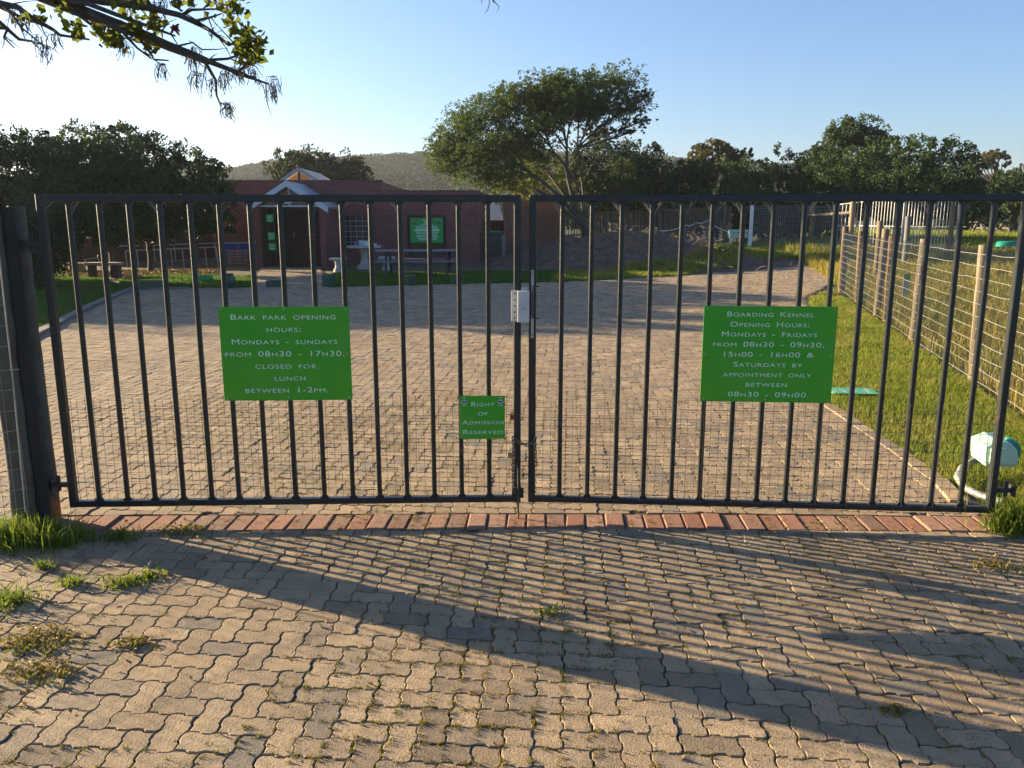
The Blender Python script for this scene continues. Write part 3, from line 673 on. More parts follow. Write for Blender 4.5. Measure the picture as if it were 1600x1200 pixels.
tree('hedge_bush', 'sunlit topped bush right of the far picnic bench', 'bush', [blob(1590,338,55,45,24), blob(1640,330,55,50,34)], base_of(1600,55), .18, 8000, L['mid'], .12)
tree('hedge_bush', 'dark bush behind the mesh fence panel', 'bush', [blob(1215,345,39,46,30), blob(1280,345,39,46,30), blob(1165,345,39,30,28)], base_of(1240,39), .15, 12000, L['dark'], .12)
tree('hedge_bush', 'dark bush behind the lath fence left of the leaning post', 'bush', [blob(920,335,39,40,26), blob(985,330,39.5,50,24), blob(1060,335,39,50,26)], base_of(980,39.5), .15, 12000, L['mid'], .12)
# trees beyond the left picture edge: they throw the broad shade on the paving
OG = 'trees beyond the left picture edge'
for k, (x, y, h) in enumerate([(-17.4,22.8,5.1), (-20.2,23.4,5.95), (-23.0,23.2,5.9), (-25.8,23.5,5.95), (-28.6,23.3,5.9), (-31.6,23.5,5.95), (-34.8,23.5,5.9)]):
    g = float(gz(x, y)); rs = random.Random(k)
    bl = [((x+dx, y+dy, g+h-1.25-dz), (1.55, 1.5, 1.25)) for dx, dy, dz in ((-.85,0,rs.uniform(0,.08)), (.85,.2,rs.uniform(0,.08)), (0,-.3,1.2), (-.5,0,2.2), (.6,0,2.3), (0,.2,3.2))]
    bl += [((x, y, g+1.1), (1.8, 1.4, 1.2))]
    tree('hedge_tree', 'dark hedge tree standing out of view to the left', 'tree', bl, ground(x, y), .20, 11000, L['hedge'], .15, OG, shell=.8)

# ---- wooded hill far behind
def hill():
    prof = [(-700,200),(-200,300),(200,272),(370,268),(430,255),(550,247),(640,243),(700,243),(780,238),(900,246),(1030,249),(1080,254),(1200,262),(1400,275),(1700,285),(2300,300)]
    Y1 = 420.0; xs = np.linspace(-420, 480, 240); ys = np.linspace(130, 520, 110)
    hx = np.array([At(p, q, Y1).x for p, q in prof]); hz = np.array([max(At(p, q, Y1).z, 8) for p, q in prof])
    def zf(x, y):
        top = np.interp(x*Y1/np.maximum(y, 300), hx, hz); s = sst(y, 130, Y1); back = 1-0.3*sst(y, Y1, 520)
        z0 = 1.97+.3; z = z0-1 + (top-z0)*s*back*(0.92+0.16*(fbm(x*.012, y*.012, 9)-.4)*(1-sst(y,380,420)*.6))
        return z
    m = mat('hill_undergrowth', (0.045,0.055,0.035), (0.06,0.07,0.045), .06, rough=0.95)
    tag(sheet('hill', xs, ys, zf, m), kind='structure')
    n = 15000; x = rng.uniform(-260, 330, n); y = 430 - 260*rng.uniform(0, 1, n)**1.5; z = zf(x, y); s = rng.uniform(1.4, 4.2, n)
    C = np.stack([x, y, z+s*.2], -1); per = 20
    d = rng.normal(size=(n,per,3)); d /= np.linalg.norm(d, axis=2, keepdims=True); d[:,:,2] = np.abs(d[:,:,2])*.9
    P = (C[:,None,:] + d*s[:,None,None]*np.array([1,1,.8])).reshape(-1, 3); v, q = leaves(P, 1.15, .4, .8, .8)
    tag(np_mesh('hill_scrub', v, quads=q, mat=L['hill']), 'distant scrub forest covering the hill behind the building', 'scrub', kind='stuff')
hill()

# ---- coral tree: trunk left of the view, a bare limb with pods and a few leaves reaching in
def coral():
    Y = 6.0; base = ground(-8.6, 3.4); root = thing('coral_tree', 'coral tree limb with yellow leaves and hanging dry pods against the sky', 'tree', base)
    P = lambda px, py, dy=0: At(px, py, Y+dy); mb = MB(); rr = random.Random(3)
    t1 = base + Vector((.4,.4,2.4))
    mb.tube([base-Vector((0,0,.1)), base+Vector((.1,.1,1.2)), t1], [.24,.19,.16], 10)
    hub = P(-170,-70,-.6); mb.tube([t1, t1.lerp(hub,.5)+Vector((0,0,.25)), hub], [.14,.11,.085], 9)
    runs = [([(-170,-70,-.6),(0,-42,-.2),(60,-12),(110,8),(165,30),(215,52),(262,72),(300,86),(322,94)], .058, .026),
            ([(60,-12),(115,-8),(160,2),(200,10),(245,16),(285,26),(310,36),(332,50),(352,67),(380,69)], .034, .008),
            ([(300,86),(322,94),(352,105),(385,119),(400,125),(418,130)], .024, .006),
            ([(318,93),(328,108),(332,125),(334,145),(344,167)], .016, .005), ([(268,74),(300,66),(316,78)], .008, .004), ([(280,26),(300,16),(345,17)], .015, .005), ([(300,34),(330,28),(352,25)], .012, .004),
            ([(322,94),(355,90),(372,80),(385,70)], .012, .004), ([(372,112),(392,100),(412,92)], .010, .004), ([(352,105),(372,118),(398,118)], .010, .004), ([(210,50),(228,82),(240,93),(256,92)], .012, .005), ([(180,36),(205,60),(222,78),(238,95)], .015, .005),
            ([(-170,-70,-.6),(-60,-10),(0,4),(30,12),(55,28),(78,42),(100,56),(143,61)], .03, .007), ([(-60,-10),(-20,20),(0,35),(18,55),(45,64),(62,70)], .024, .004), ([(0,4),(22,26),(40,46),(66,72)], .012, .004), ([(-30,-4),(10,18),(42,30),(80,48)], .014, .005),
            ([(-100,10),(-30,40),(0,42),(14,60),(22,75)], .02, .004), ([(100,4),(128,28),(160,56),(178,66)], .014, .005), ([(140,20),(190,48),(230,62),(262,66)], .02, .006), ([(90,0),(140,8),(200,32),(255,50),(280,58)], .022, .006), ([(225,-10),(232,6),(228,20),(238,34)], .008,.004), ([(330,-20),(326,2),(320,18)], .008,.004)]
    for pts, a, b in runs:
        q = [P(*p) for p in pts]; q = [v + Vector((rr.uniform(-.01,.01), rr.uniform(-.08,.08), rr.uniform(-.01,.01))) if 0 < i else v for i, v in enumerate(q)]
        mb.tube(q, [a+(b-a)*i/(len(q)-1) for i in range(len(q))], 7)
        for _ in range(max(2, int(sum((q[i+1]-q[i]).length for i in range(len(q)-1))*5))):
            i = rr.randrange(len(q)-1)
            if q[i].z > 4.6: continue
            o = q[i].lerp(q[i+1], rr.random()); dv = Vector((rr.uniform(-.2,1), rr.uniform(-.6,.6), rr.uniform(-1,.45))).normalized(); l = rr.uniform(.06,.24)
            mb.tube([o, o+dv*l*.5+Vector((rr.gauss(0,.012),0,rr.gauss(0,.012))), o+dv*l+Vector((0,0,-.03*rr.random()))], [.0055,.0038,.0014], 5)
            if rr.random() < .6: e = o+dv*l*.55; dv2 = Vector((rr.uniform(-1,1), rr.uniform(-.5,.5), rr.uniform(-1,.3))).normalized(); mb.tube([e, e+dv2*l*.35], [.0026,.001], 4)
    mb.build('branch', M['bark'], root, smooth=60, world=True)
    for px, py, s, n in [(60,70,1,10),(74,88,1,12),(86,66,1,10),(192,80,.9,9),(205,85,.8,7),(254,112,.9,14),(296,98,1,12),(304,88,1,10),(312,130,1.05,16),(330,138,.9,10),(350,128,1,14),(358,118,.9,10),(352,172,.8,14),(360,178,.7,8),(398,118,.8,8),(425,150,1,14),(432,135,1,10),(392,110,.8,8),(372,118,.8,8),(248,5,1,10),(254,18,.8,8),(195,20,.8,8),(20,28,1,8),(40,40,.9,8),(334,52,.5,6)]:
        pods = MB(); top = P(px, py-13*s, rr.uniform(-.1,.1)); bias = rr.uniform(-.02,.02)
        for k in range(int(n*1.5)):
            st = top + Vector((rr.gauss(0,.014), rr.gauss(0,.014), rr.uniform(-.012,.012))); a = rr.uniform(0, 6.28); l = rr.uniform(.035,.135)*s; o = rr.uniform(.004,.045)*s
            dx, dy = math.cos(a)*o+bias, math.sin(a)*o; cu = rr.uniform(-.03,.03)
            pp = [st, st+Vector((dx*.8, dy*.8, rr.uniform(-.1,.12)*l)), st+Vector((dx*1.3, dy*1.2, -.45*l)), st+Vector((dx*1.2+cu*.4, dy, -.8*l)), st+Vector((dx+cu, dy*.9, -l))]
            pods.tube(pp, [.0022,.0017,.0024,.0032,.0009], 4)
            if rr.random() < .5: q = pp[rr.choice([2,3,4])]; pods.lathe(q, [(.001,-.008),(rr.uniform(.003,.006),-.001),(.001,.007)], 5)
        pods.build('pod_cluster', M['darkwood'], root, world=True)
    C = []
    for px, py, s, n in [(95,18,9,12),(120,48,10,16),(105,40,8,8),(170,62,12,26),(185,68,9,18),(238,28,9,16),(245,38,7,10),(200,4,14,26),(222,2,9,16),(280,4,9,10),(300,3,9,10),(352,8,20,60),(368,14,11,40),(362,34,8,18),(382,52,10,28),(392,60,13,50),(400,74,13,60),(372,70,14,50),(385,82,13,44),(375,92,10,22),(395,90,7,10),(40,30,10,8),(60,18,10,8),(125,52,5,6),(155,44,7,10),(215,45,14,22),(235,60,12,16)]:
        for _ in range(int(n*(1.7 if px < 300 else .75))):
            v = P(px+rr.gauss(0,s*.75), py+rr.gauss(0,s*.75), rr.gauss(0,.14)); C.append(v)
    v, q = leaves(np.array(C), .062, .35, .2, .75); np_mesh('leaves', v, quads=q, mat=L['coral'], parent=root, world=True)
    fl = MB(); c = P(273, 42)
    for k in range(14):
        a = k*2.4; fl.tube([c, c+Vector((math.cos(a)*.022, math.sin(a)*.022, .012-.004*k)), c+Vector((math.cos(a)*.034, math.sin(a)*.03, .02-.006*k))], [.006,.009,.003], 5)
    fl.build('flower', mat('dark_red_petal', (.22,.012,.02), (.12,.008,.012), 20, rough=.5), root, world=True)
    tw = MB(); a = P(762,-30)
    tw.tube([hub, P(200,-160,.3), P(560,-110,.2), P(700,-60), a], [.05,.035,.02,.01,.006], 7)
    tw.build('twig', M['bark'], root, smooth=60, world=True)
    pd = MB()
    for pts in ([(762,-30),(765,4),(762,16),(757,21)], [(762,-30),(772,2),(780,11),(776,19)], [(762,-30),(770,0),(771,5)], [(762,-30),(753,0),(752,5)]): pd.tube([P(*p) for p in pts], [.004,.0035,.003,.0015], 5)
    pd.build('pod_cluster', M['darkwood'], root, world=True)
coral()

# ---- just beyond the frame, for anyone stepping aside
grass('roadside_grass', 'rough grass beside the paving outside the right gate post', [(3.05,3.6), (3.8,2.6), (4.2,0.3), (7.5,0.3), (8.5,4.6), (3.75,4.6), (2.98,4.3)], 26000, 0.07, 0.007, L['grass'], lean=0.7, patch=0.36)
grass('roadside_grass', 'rough grass beside the paving outside the left gate post', [(-3.35,3.2), (-2.95,3.72), (-5.0,4.2), (-8,6.5), (-9,3), (-7,0.3), (-3.3,0.3)], 26000, 0.07, 0.007, L['grass'], lean=0.7, patch=0.36)
tree('spreading_tree', 'bushy green tree standing out of view to the right', 'tree', [blob(1720,275,50,70,50), blob(1800,290,50,60,45), blob(1690,310,49,60,45)], base_of(1740,50), .17, 14000, L['mid'], .2)
tree('spreading_tree', 'broad dark tree standing farther out of view to the right', 'tree', [blob(1930,280,48,90,60), blob(2040,290,48,80,55)], base_of(1980,48), .17, 14000, L['dark'], .2)
# ================================================================== THE GATE
GATE_TOP, GATE_BOT = 1.755, 0.088
def leaf_frame(hinge, meet, sgn):
    """root of a gate leaf: local x runs from the hinge to the meeting stile"""
    d = meet - hinge; return math.atan2(d.y, d.x), math.hypot(d.x, d.y)
hL, mL = At(63, 309, 4.17), At(808.5, 311, 4.26)
hR, mR = At(1606, 303, 4.08), At(833, 309, 4.26)
def gate_leaf(label, hinge, meet, xs):
    rz, W = leaf_frame(hinge, meet, 1)
    root = thing('gate_leaf', label, 'gate', (hinge.x, hinge.y, 0), rz, 'leaves of the driveway gate')
    rail = 0.038
    for name, x in (('hinge_stile', 0), ('meeting_stile', W)):
        MB().bar((x,0,GATE_BOT), (x,0,GATE_TOP), 0.038, 0.038, .004).build(name, M['gate'], root)
    for name, z in (('top_rail', GATE_TOP-.019), ('bottom_rail', GATE_BOT+.017)):
        MB().bar((.019,0,z), (W-.019,0,z), 0.035, rail-.002 if name == 'top_rail' else .034, .004).build(name, M['gate'], root)
    for x in xs:
        b = MB().bar((x*W,0,GATE_BOT+.034), (x*W,0,GATE_TOP-.037), 0.025, 0.021, .004)
        for z, s in ((GATE_TOP-.037, -1), (GATE_BOT+.034, 1)):      # weld fillets
            for k in (-1, 1): b.prism([(x*W+k*.0125,-.007,z), (x*W+k*.024,-.007,z), (x*W+k*.0125,-.007,z+s*.016)], (0,.016,0))
        b.build('bar', M['gate'], root)
    wm = MB(); zt = 0.675
    n = int(W/.0415)
    for k in range(n+1):
        x = .02 + (W-.04)*k/n + random.uniform(-.003,.003); wm.bar((x,.024,GATE_BOT+.01), (x+random.uniform(-.004,.004),.024,zt+random.uniform(0,.02)), .0015, .0015)
    z = GATE_BOT+.03; 
    while z < zt: wm.bar((.0,.0262,z), (W,.0262,z+random.uniform(-.003,.003)), .0016, .0016); z += .051
    wm.build('wire_mesh', M['darkwire'], root)
    web = MB(); rr = random.Random(int(W*1000))
    for x in [0]+list(xs):
        for side in (-1, 1):
            for _ in range(rr.choice([0,0,1,2,4,6])):
                a = rr.uniform(.02,.055); c = rr.uniform(.02,.07); x0 = x*W + side*.013
                web.bar((x0, rr.uniform(-.012,.012), GATE_TOP-.037-c), (x0+side*a, rr.uniform(-.012,.012), GATE_TOP-.037), .0009, .0009)
    web.build('cobweb', M['wire'], root)
    return root, W, rz
xsL = [(p-63)/(808.5-63) for p in (105,152,197.5,245,292,337.5,385,432.5,481,529,574.5,621,667.5,714,761)]
xsR = [1-k/16 for k in range(1,16)]
leafL, WL, rzL = gate_leaf('left dark green steel gate leaf, carrying the park hours sign', hL, mL, xsL)
leafR, WR, rzR = gate_leaf('right dark green steel gate leaf, carrying the kennel hours sign', hR, mR, xsR)
for leaf, sx in ((leafL, 1), (leafR, 1)):
    for z in (1.50, .215):
        h = MB().bar((-.10,0,z), (-.019,0,z), .03, .022, .003).tube([(-.072,0,z-.035), (-.072,0,z+.05)], .011, 8).box(-.11,-.028,z-.028,-.098,.028,z+.028)
        h.build('hinge', M['black'], leaf)
# drop bolt and a small red tag hang on the left leaf's meeting stile
MB().tube([(WL+.005,-.034,.30),(WL+.005,-.034,.03)], .0055, 8).tube([(WL+.005,-.034,.30),(WL-.03,-.036,.30)], .0055, 8).build('drop_bolt', M['gate_post'], leafL)
MB().tube([(WL+.005,-.034,.029),(WL+.005,-.034,.0)], .006, 8).build('bolt_tip', M['rust'], leafL)
MB().box(WL-.03,-.034,.118,WL+.035,-.0255,.175).build('bolt_guide', M['gate'], leafL)

# ---- gate posts
def post_tube(name, label, px, py, Y, topz, r, m, group=None, square=False, lean=0, ov=None):
    b = Vector((At(px, py, Y).x, Y, 0)); root = thing(name, label, 'post', b, 0, group)
    mb = MB()
    if square: mb.bar((0,0,-.1), (0,0,topz), r*2, r*2, .006)
    else:
        rr = random.Random(int(px)); n = 14
        mb.tube([(rr.uniform(-.004,.004)+lean*k/n, rr.uniform(-.004,.004), -.1+(topz+.1)*k/n) for k in range(n+1)], [r*(1+rr.uniform(-.04,.04)) for _ in range(n+1)], 14)
    mb.build('shaft', m, root, smooth=50); return root
pa = post_tube('timber_post', 'round dark green timber post at the left picture edge, behind the loose wire', 8, 560, 4.03, 1.73, .058, M['gate_post'])
pb = post_tube('timber_post', 'near-black filler post standing in for the dark gap between the left gate posts', 34, 560, 4.11, 1.69, .050, M['postgap'])  # filler added to darken the gap and close the posts' cast shadow
pc = post_tube('hinge_post', 'knotty weathered post that carries the hinges of the left gate leaf', 53, 560, 4.20, 1.695, .042, M['gate_post'])
for z, a in ((1.36,.4),(1.05,-.3),(.78,.2),(.62,.5),(.40,-.2),(1.58,.1)):
    MB().lathe((a*.02,-.034,z), [(.004,-.03),(.016,-.012),(.018,.006),(.006,.03)], 8).build('knot', M['darkwood'], pc, smooth=60)
MB().tube([(0,0,-.02),(0,0,.20)], .0445, 14).build('rusty_foot', M['rust'], pc, smooth=50)
pr = Vector((2.865, 4.09, 0)); root = thing('hinge_post', 'square green post with a rusty orange foot at the right picture edge', 'post', pr)
MB().bar((0,0,.20), (0,0,1.82), .10, .10, .005).build('shaft', M['gate_post'], root)
MB().bar((0,0,-.1), (0,0,.199), .096, .096, .005).build('rusty_foot', M['rust'], root)
MB().box(-.0535,-.046,.32,-.0505,.046,1.70).build('sunlit_face', mat('sunlit_side_green', (.20,.25,.15), (.16,.21,.13), 8, rough=.5, c3=(.10,.13,.09), s3=16), root)  # paler strip paints the sunlight on the post's left side

# ---- wire fence left of the gate, running towards the viewer
def wire_panel(name, label, p0, p1, z0, z1, dx, dz, r, m, wob=.006, sub=6, cat='fence', extra=()):
    root = thing(name, label, cat, p0); d = p1-p0; Lh = math.hypot(d.x, d.y); u = Vector((d.x/Lh, d.y/Lh, 0)); mb = MB(); rr = random.Random(int(Lh*100))
    g0 = lambda s: float(gz(p0.x+u.x*s, p0.y+u.y*s)) - p0.z
    z = z0
    zs = []
    while z < z1+.001: zs.append(z); z += dz
    for z in zs:
        n = max(2, int(Lh/.35)*1); pts = [u*(Lh*k/n) + Vector((rr.uniform(-wob,wob), rr.uniform(-wob,wob), g0(Lh*k/n)+z+rr.uniform(-wob,wob)*1.5)) for k in range(n+1)]
        mb.tube(pts, r*1.15, 4)
    n = int(Lh/dx)
    for k in range(n+1):
        s = Lh*k/n; pts = [u*s + Vector((rr.uniform(-wob,wob)*.6, rr.uniform(-wob,wob)*.6, g0(s)+z)) for z in (z0, (z0+z1)/2, z1)]; mb.tube(pts, r, 3)
    mb.build('wire_netting', m, root); return root
pl0 = Vector((At(28,560,3.99).x, 3.93, 0)); pl1 = Vector((pl0.x-2.6, pl0.y-2.3, 0))
wf = wire_panel('wire_fence', 'loose square wire fence at the left edge, bent round the gate posts', pl0, pl1, .06, 1.30, .055, .105, .0013, M['wire'])
tw = MB(); a = At(-1,400,3.86)-pl0; b = At(40,800,3.86)-pl0
tw.tube([a, a.lerp(b,.45)+Vector((.004,0,0)), b], .004, 6).tube([a.lerp(b,.43)+Vector((-.01,0,0)), a.lerp(b,.43)+Vector((.04,0,.004))], .003, 5)
tw.build('tie_wire', M['wire'], wf)

# ---- signs on the gate
def local_on(leaf, px, py, off):
    """point on the leaf's front plane (pushed off towards the viewer) seen at a photo pixel, in leaf coordinates"""
    mw = Matrix.Translation(leaf.location) @ Matrix.Rotation(leaf.rotation_euler.z, 4, 'Z'); inv = mw.inverted()
    o = inv @ Vector((0,0,CAM_Z)); d = inv.to_3x3() @ ray(px, py); t = (off - o.y)/d.y; return o + d*t
def text_mesh(name, s, x0, x1, zb, cap, m, parent, y, flip=1, extrude=.0006):
    cu = bpy.data.curves.new(name, 'FONT'); cu.body = s; cu.align_x = 'LEFT'; cu.size = 1.0; cu.small_caps_scale = .76; cu.space_word = 1.55; cu.space_character = 1.10
    for i, ch in enumerate(s):
        if ch.islower(): cu.body_format[i].use_small_caps = True
    cu.extrude = 0.0; cu.offset = .0; cu.resolution_u = 4
    o = bpy.data.objects.new(name, cu); COL.objects.link(o); dg = bpy.context.evaluated_depsgraph_get(); dg.update()
    me = bpy.data.meshes.new_from_object(o.evaluated_get(dg)); bpy.data.objects.remove(o)
    co = np.empty(len(me.vertices)*3, np.float32); me.vertices.foreach_get('co', co); co = co.reshape(-1,3)
    sx = (x1-x0)/(co[:,0].max()-co[:,0].min()); sz = cap/0.729
    P = np.zeros_like(co); P[:,0] = x0 + flip*0 + (co[:,0]-co[:,0].min())*sx; P[:,2] = zb + co[:,1]*sz; P[:,1] = y
    return P, me
def lettering(lines, parent, m, name='lettering', mir=False):
    V_, F_ = [], []; n = 0
    for s, x0, x1, zb, cap, y in lines:
        P, me = text_mesh('t', s, min(x0,x1), max(x0,x1), zb, cap, m, parent, y)
        if mir: P[:,0] = (min(x0,x1)+max(x0,x1)) - P[:,0]
        V_ += [tuple(p) for p in P]; F_ += [tuple(i+n for i in p.vertices) for p in me.polygons]; n = len(V_); bpy.data.meshes.remove(me)
    mb = MB(); mb.v = V_; mb.f = F_; mb.m = [0]*len(F_)
    return mb.build(name, m, parent)
def gate_sign(name, label, leaf, corners, lines, scale, ox, oy, sgn, cap_px=9.0, screws=True):
    """a green panel flat on the bars; all sizes read off the photo. The root stands in front of the leaf with x to the viewer's right"""
    lf = leaf; right = sgn                       # leaf x runs to the viewer's right (left leaf) or left (right leaf)
    pts = [local_on(lf, px, py, -.019*right) for px, py in corners]
    cx = sum(p.x for p in pts)/4; cz = sum(p.z for p in pts)/4
    mw = Matrix.Translation(lf.location) @ Matrix.Rotation(lf.rotation_euler.z, 4, 'Z'); c = mw @ Vector((cx, -.019*right, cz))
    root = thing(name, label, 'sign', c, lf.rotation_euler.z + (0 if right > 0 else math.pi))
    tx = lambda px, py: ((local_on(lf, px, py, -.019*right).x - cx)*right, local_on(lf, px, py, -.019*right).z - cz)
    w2 = (abs(pts[1].x-pts[0].x)+abs(pts[2].x-pts[3].x))/4; h2 = (pts[0].z+pts[1].z-pts[2].z-pts[3].z)/4
    MB().box(-w2, 0, -h2, w2, .004, h2).build('panel', M['sign'], root, bevel=.0012)
    out = []
    for s, x0, x1, yb in lines:
        yb = oy+yb/scale; a = tx(ox+x0/scale, yb); b = tx(ox+x1/scale, yb); out.append((s, a[0], b[0], (a[1]+b[1])/2, cap_px*4.22/F_PX, -.0016))
    lettering(out, root, M['letter'])
    if screws:
        for sx, sz in ((-1,1),(0,1),(1,1),(-1,-1),(0,-1),(1,-1),(-1,0),(1,0)):
            MB().lathe((0,0,0), [(.0045,-.001),(.004,.0015),(.002,.002)], 8).build('screw', M['screw'], root)
            o = bpy.data.objects[[q.name for q in root.children][-1]] if False else COL.objects[-1]; o.location = (sx*(w2-.016), -.001, sz*(h2-.014)); o.rotation_euler = (math.pi/2,0,0)
    return root, w2, h2
gate_sign('hours_sign', 'green panel with the bark park opening hours on the left gate leaf', leafL, [(341,478),(546,480),(550,625),(350,626)],
    [('Bark park opening',205,1298,262),('hours:',580,935,390),('Mondays - sundays',217,1315,518),('from 08h30 - 17h30.',150,1390,645),('closed for',462,1100,772),('lunch',665,985,897),('between 1-2pm.',360,1225,1022)], 6.667, 330, 460, 1)
gate_sign('hours_sign', 'green panel with the boarding kennel opening hours on the right gate leaf', leafR, [(1100,478),(1309,479),(1299,630),(1094,627)],
    [('Boarding Kennel',375,1282,233),('Opening Hours:',407,1228,339),('Mondays - Fridays',318,1308,441),('from 08h30 - 09h30,',226,1383,547),('15h00 - 16h00 &',340,1275,652),('Saturdays by',438,1155,755),('appointment only',328,1250,860),('between',566,996,962),('08h30 - 09h00.',380,1222,1068)], 6.667, 1080, 460, -1, cap_px=8.2)
rs, sw, sh = gate_sign('admission_sign', 'small square green sign about right of admission beside the meeting stile', leafL, [(718.4,618.5),(789,618.5),(789,685.5),(719,686.5)],
    [('Right',275,545,260),('of',355,465,368),('Admission',168,650,472),('Reserved',178,645,585)], 7.5, 700, 600, 1, cap_px=7.6, screws=False)
DOG = [(-.5,.05),(-.42,.22),(-.30,.30),(-.25,.20),(-.15,.16),(.25,.18),(.36,.10),(.48,.20),(.52,.16),(.40,-.02),(.36,-.10),(.40,-.34),(.32,-.34),(.26,-.12),(.10,-.08),(-.12,-.10),(-.14,-.34),(-.22,-.34),(-.24,-.06),(-.34,.04)]
def emblem(root, x, z, s, y, flip=1, ground_m='letter'):
    mb = MB(); n = 20
    mb.prism([(x+s*.62*math.cos(2*math.pi*k/n), y, z+s*.52*math.sin(2*math.pi*k/n)) for k in range(n)], (0,.0004,0)); mb.build('emblem', mat('emblem_grey', (.42,.48,.44), (.5,.5,.5), 9, rough=.5), root)
    d = MB(); d.prism([(x+flip*p[0]*s, y-.0012, z+p[1]*s) for p in DOG], (0,.0009,0)); d.build('dog_silhouette', M['black'], root)
for sx in (-1, 1): emblem(rs, sx*(sw-.024), sh-.034, .026, -.0022, 1 if sx < 0 else 1)
MB().box(-sw+.012,-.002,sh-.012,-sw+.036,-.0015,sh-.010).box(sw-.036,-.002,sh-.012,sw-.012,-.0015,sh-.010).box(-sw+.012,-.002,sh-.056,-sw+.036,-.0015,sh-.054).box(sw-.036,-.002,sh-.056,sw-.012,-.0015,sh-.054).build('emblem_rule', M['letter'], rs)
ties = MB()
for sx, sz in ((-1,1),(1,1),(-1,-1),(1,-1)): ties.tube([(sx*(sw-.008),-.003,sz*(sh-.006)), (sx*(sw+.012),-.002,sz*(sh-.004)), (sx*(sw+.016),.02,sz*(sh-.004))], .0022, 6)
ties.build('cable_tie', M['black'], rs)

# ---- lock box, keep, chain and padlocks
lw = lambda px, py, off: (Matrix.Translation(leafL.location) @ Matrix.Rotation(rzL, 4, 'Z')) @ local_on(leafL, px, py, off)
c = lw(813, 478, -.03); root = thing('lock_box', 'pale grey electric gate lock box screwed to the left meeting stile', 'lock', c, rzL)
MB().box(-.048,-.004,-.082,-.016,.004,.082).build('flange', M['lockflange'], root, bevel=.001)
for k in range(5): MB().prism([(-.030+.0045*math.cos(q*.785), -.0055, .064-.032*k+.0045*math.sin(q*.785)) for q in range(8)], (0,.001,0)).build('screw_hole', M['black'], root)
MB().box(-.0155,-.036,-.084,.046,.012,.080).build('housing', M['lockbox'], root, bevel=.003)
MB().lathe((0,0,0), [(.009,0),(.009,.004),(.006,.006)], 14).build('keyhole', M['screw'], root, smooth=40); COL.objects[-1].location = (.021,-.036,-.006); COL.objects[-1].rotation_euler = (math.pi/2,0,0)
MB().box(.006,-.008,.081,.044,.002,.10).build('bracket', M['steel'], root)
c = At(832, 474, 4.22); root = thing('strike_plate', 'long grey strike plate with a coiled spring on the right meeting stile', 'lock', c, rzR+math.pi)
MB().box(-.008,-.002,-.185,.007,.004,.175).build('plate', M['steel'], root, bevel=.001)
for z in (.158,-.165): MB().prism([(.004*math.cos(q*.785), -.0035, z+.004*math.sin(q*.785)) for q in range(8)], (0,.001,0)).build('screw_hole', M['black'], root)
sp = MB().tube([(.004+.010*math.cos(t*.7), -.014+.010*math.sin(t*.7), .085-.155*t/110) for t in range(111)], .0022, 5)
sp.tube([(-.006,-.014,.09),(.034,-.014,.09)], .003, 6).tube([(-.006,-.014,-.075),(.030,-.014,-.075)], .003, 6).build('spring', M['black'], root)
def chain_links(pts, s=.026):
    """interlocking oval links along a polyline"""
    mb = MB(); P = [Vector(p) for p in pts]; tot = [0]
    for a, b in zip(P, P[1:]): tot.append(tot[-1]+(b-a).length)
    def at(q):
        for k in range(len(P)-1):
            if q <= tot[k+1] or k == len(P)-2: d = (P[k+1]-P[k]).normalized(); return P[k]+d*(q-tot[k]), d
    n = int(tot[-1]/(s*.78))
    for i in range(n):
        c_, d = at((i+.5)*tot[-1]/n); side = d.cross(Vector((0,1,0.2))).normalized(); oth = d.cross(side).normalized()
        e = side*.8+oth*.6 if i % 2 else oth*.8-side*.6; ring = []
        for k in range(12):
            a = 2*math.pi*k/12; ring.append(c_ + d*math.cos(a)*s*.56 + e*math.sin(a)*s*.34)
        mb.tube(ring+[ring[0]], .0030, 5, cap=False)
    return mb
c = At(818, 695, 4.2); root = thing('chain', 'dark steel chain looped round both meeting stiles with two hanging ends', 'chain', c)
q = lambda px, py, Y: At(px, py, Y)-c
chain_links([q(801,684,4.19), q(808,690,4.18), q(818,694,4.19), q(827,695,4.18), q(834,690,4.20), q(838,684,4.22)]).build('loop', M['chain'], root)
chain_links([q(802,682,4.18), q(803,700,4.18), q(802,730,4.18), q(803,770,4.19)]).build('hanging_end', M['chain'], root)
chain_links([q(836,684,4.2), q(836,700,4.19), q(837,727,4.19)]).build('hanging_end', M['chain'], root)
c = At(797, 708, 4.17); root = thing('padlock', 'small silver and brass padlock hanging on the chain', 'padlock', c)
MB().box(-.013,-.007,-.022,.013,.007,.006).build('body', M['brass'], root, bevel=.003)
MB().tube([(-.008,0,.005),(-.008,0,.018),(0,0,.027),(.008,0,.018),(.008,0,.005)], .003, 6).build('shackle', M['steel'], root, smooth=60)
c = At(800, 651, 4.19); root = thing('padlock', 'red padlock on a red cord beside the small admission sign', 'padlock', c)
MB().box(-.011,-.010,-.016,.010,.008,.012).build('body', M['red'], root, bevel=.003)
MB().tube([(-.006,0,.012),(-.006,0,.02),(.004,0,.022),(.012,0,.012)], .003, 6).tube([(-.035,.01,.013),(-.006,0,.012)], .0022, 5).build('cord', M['red'], root)

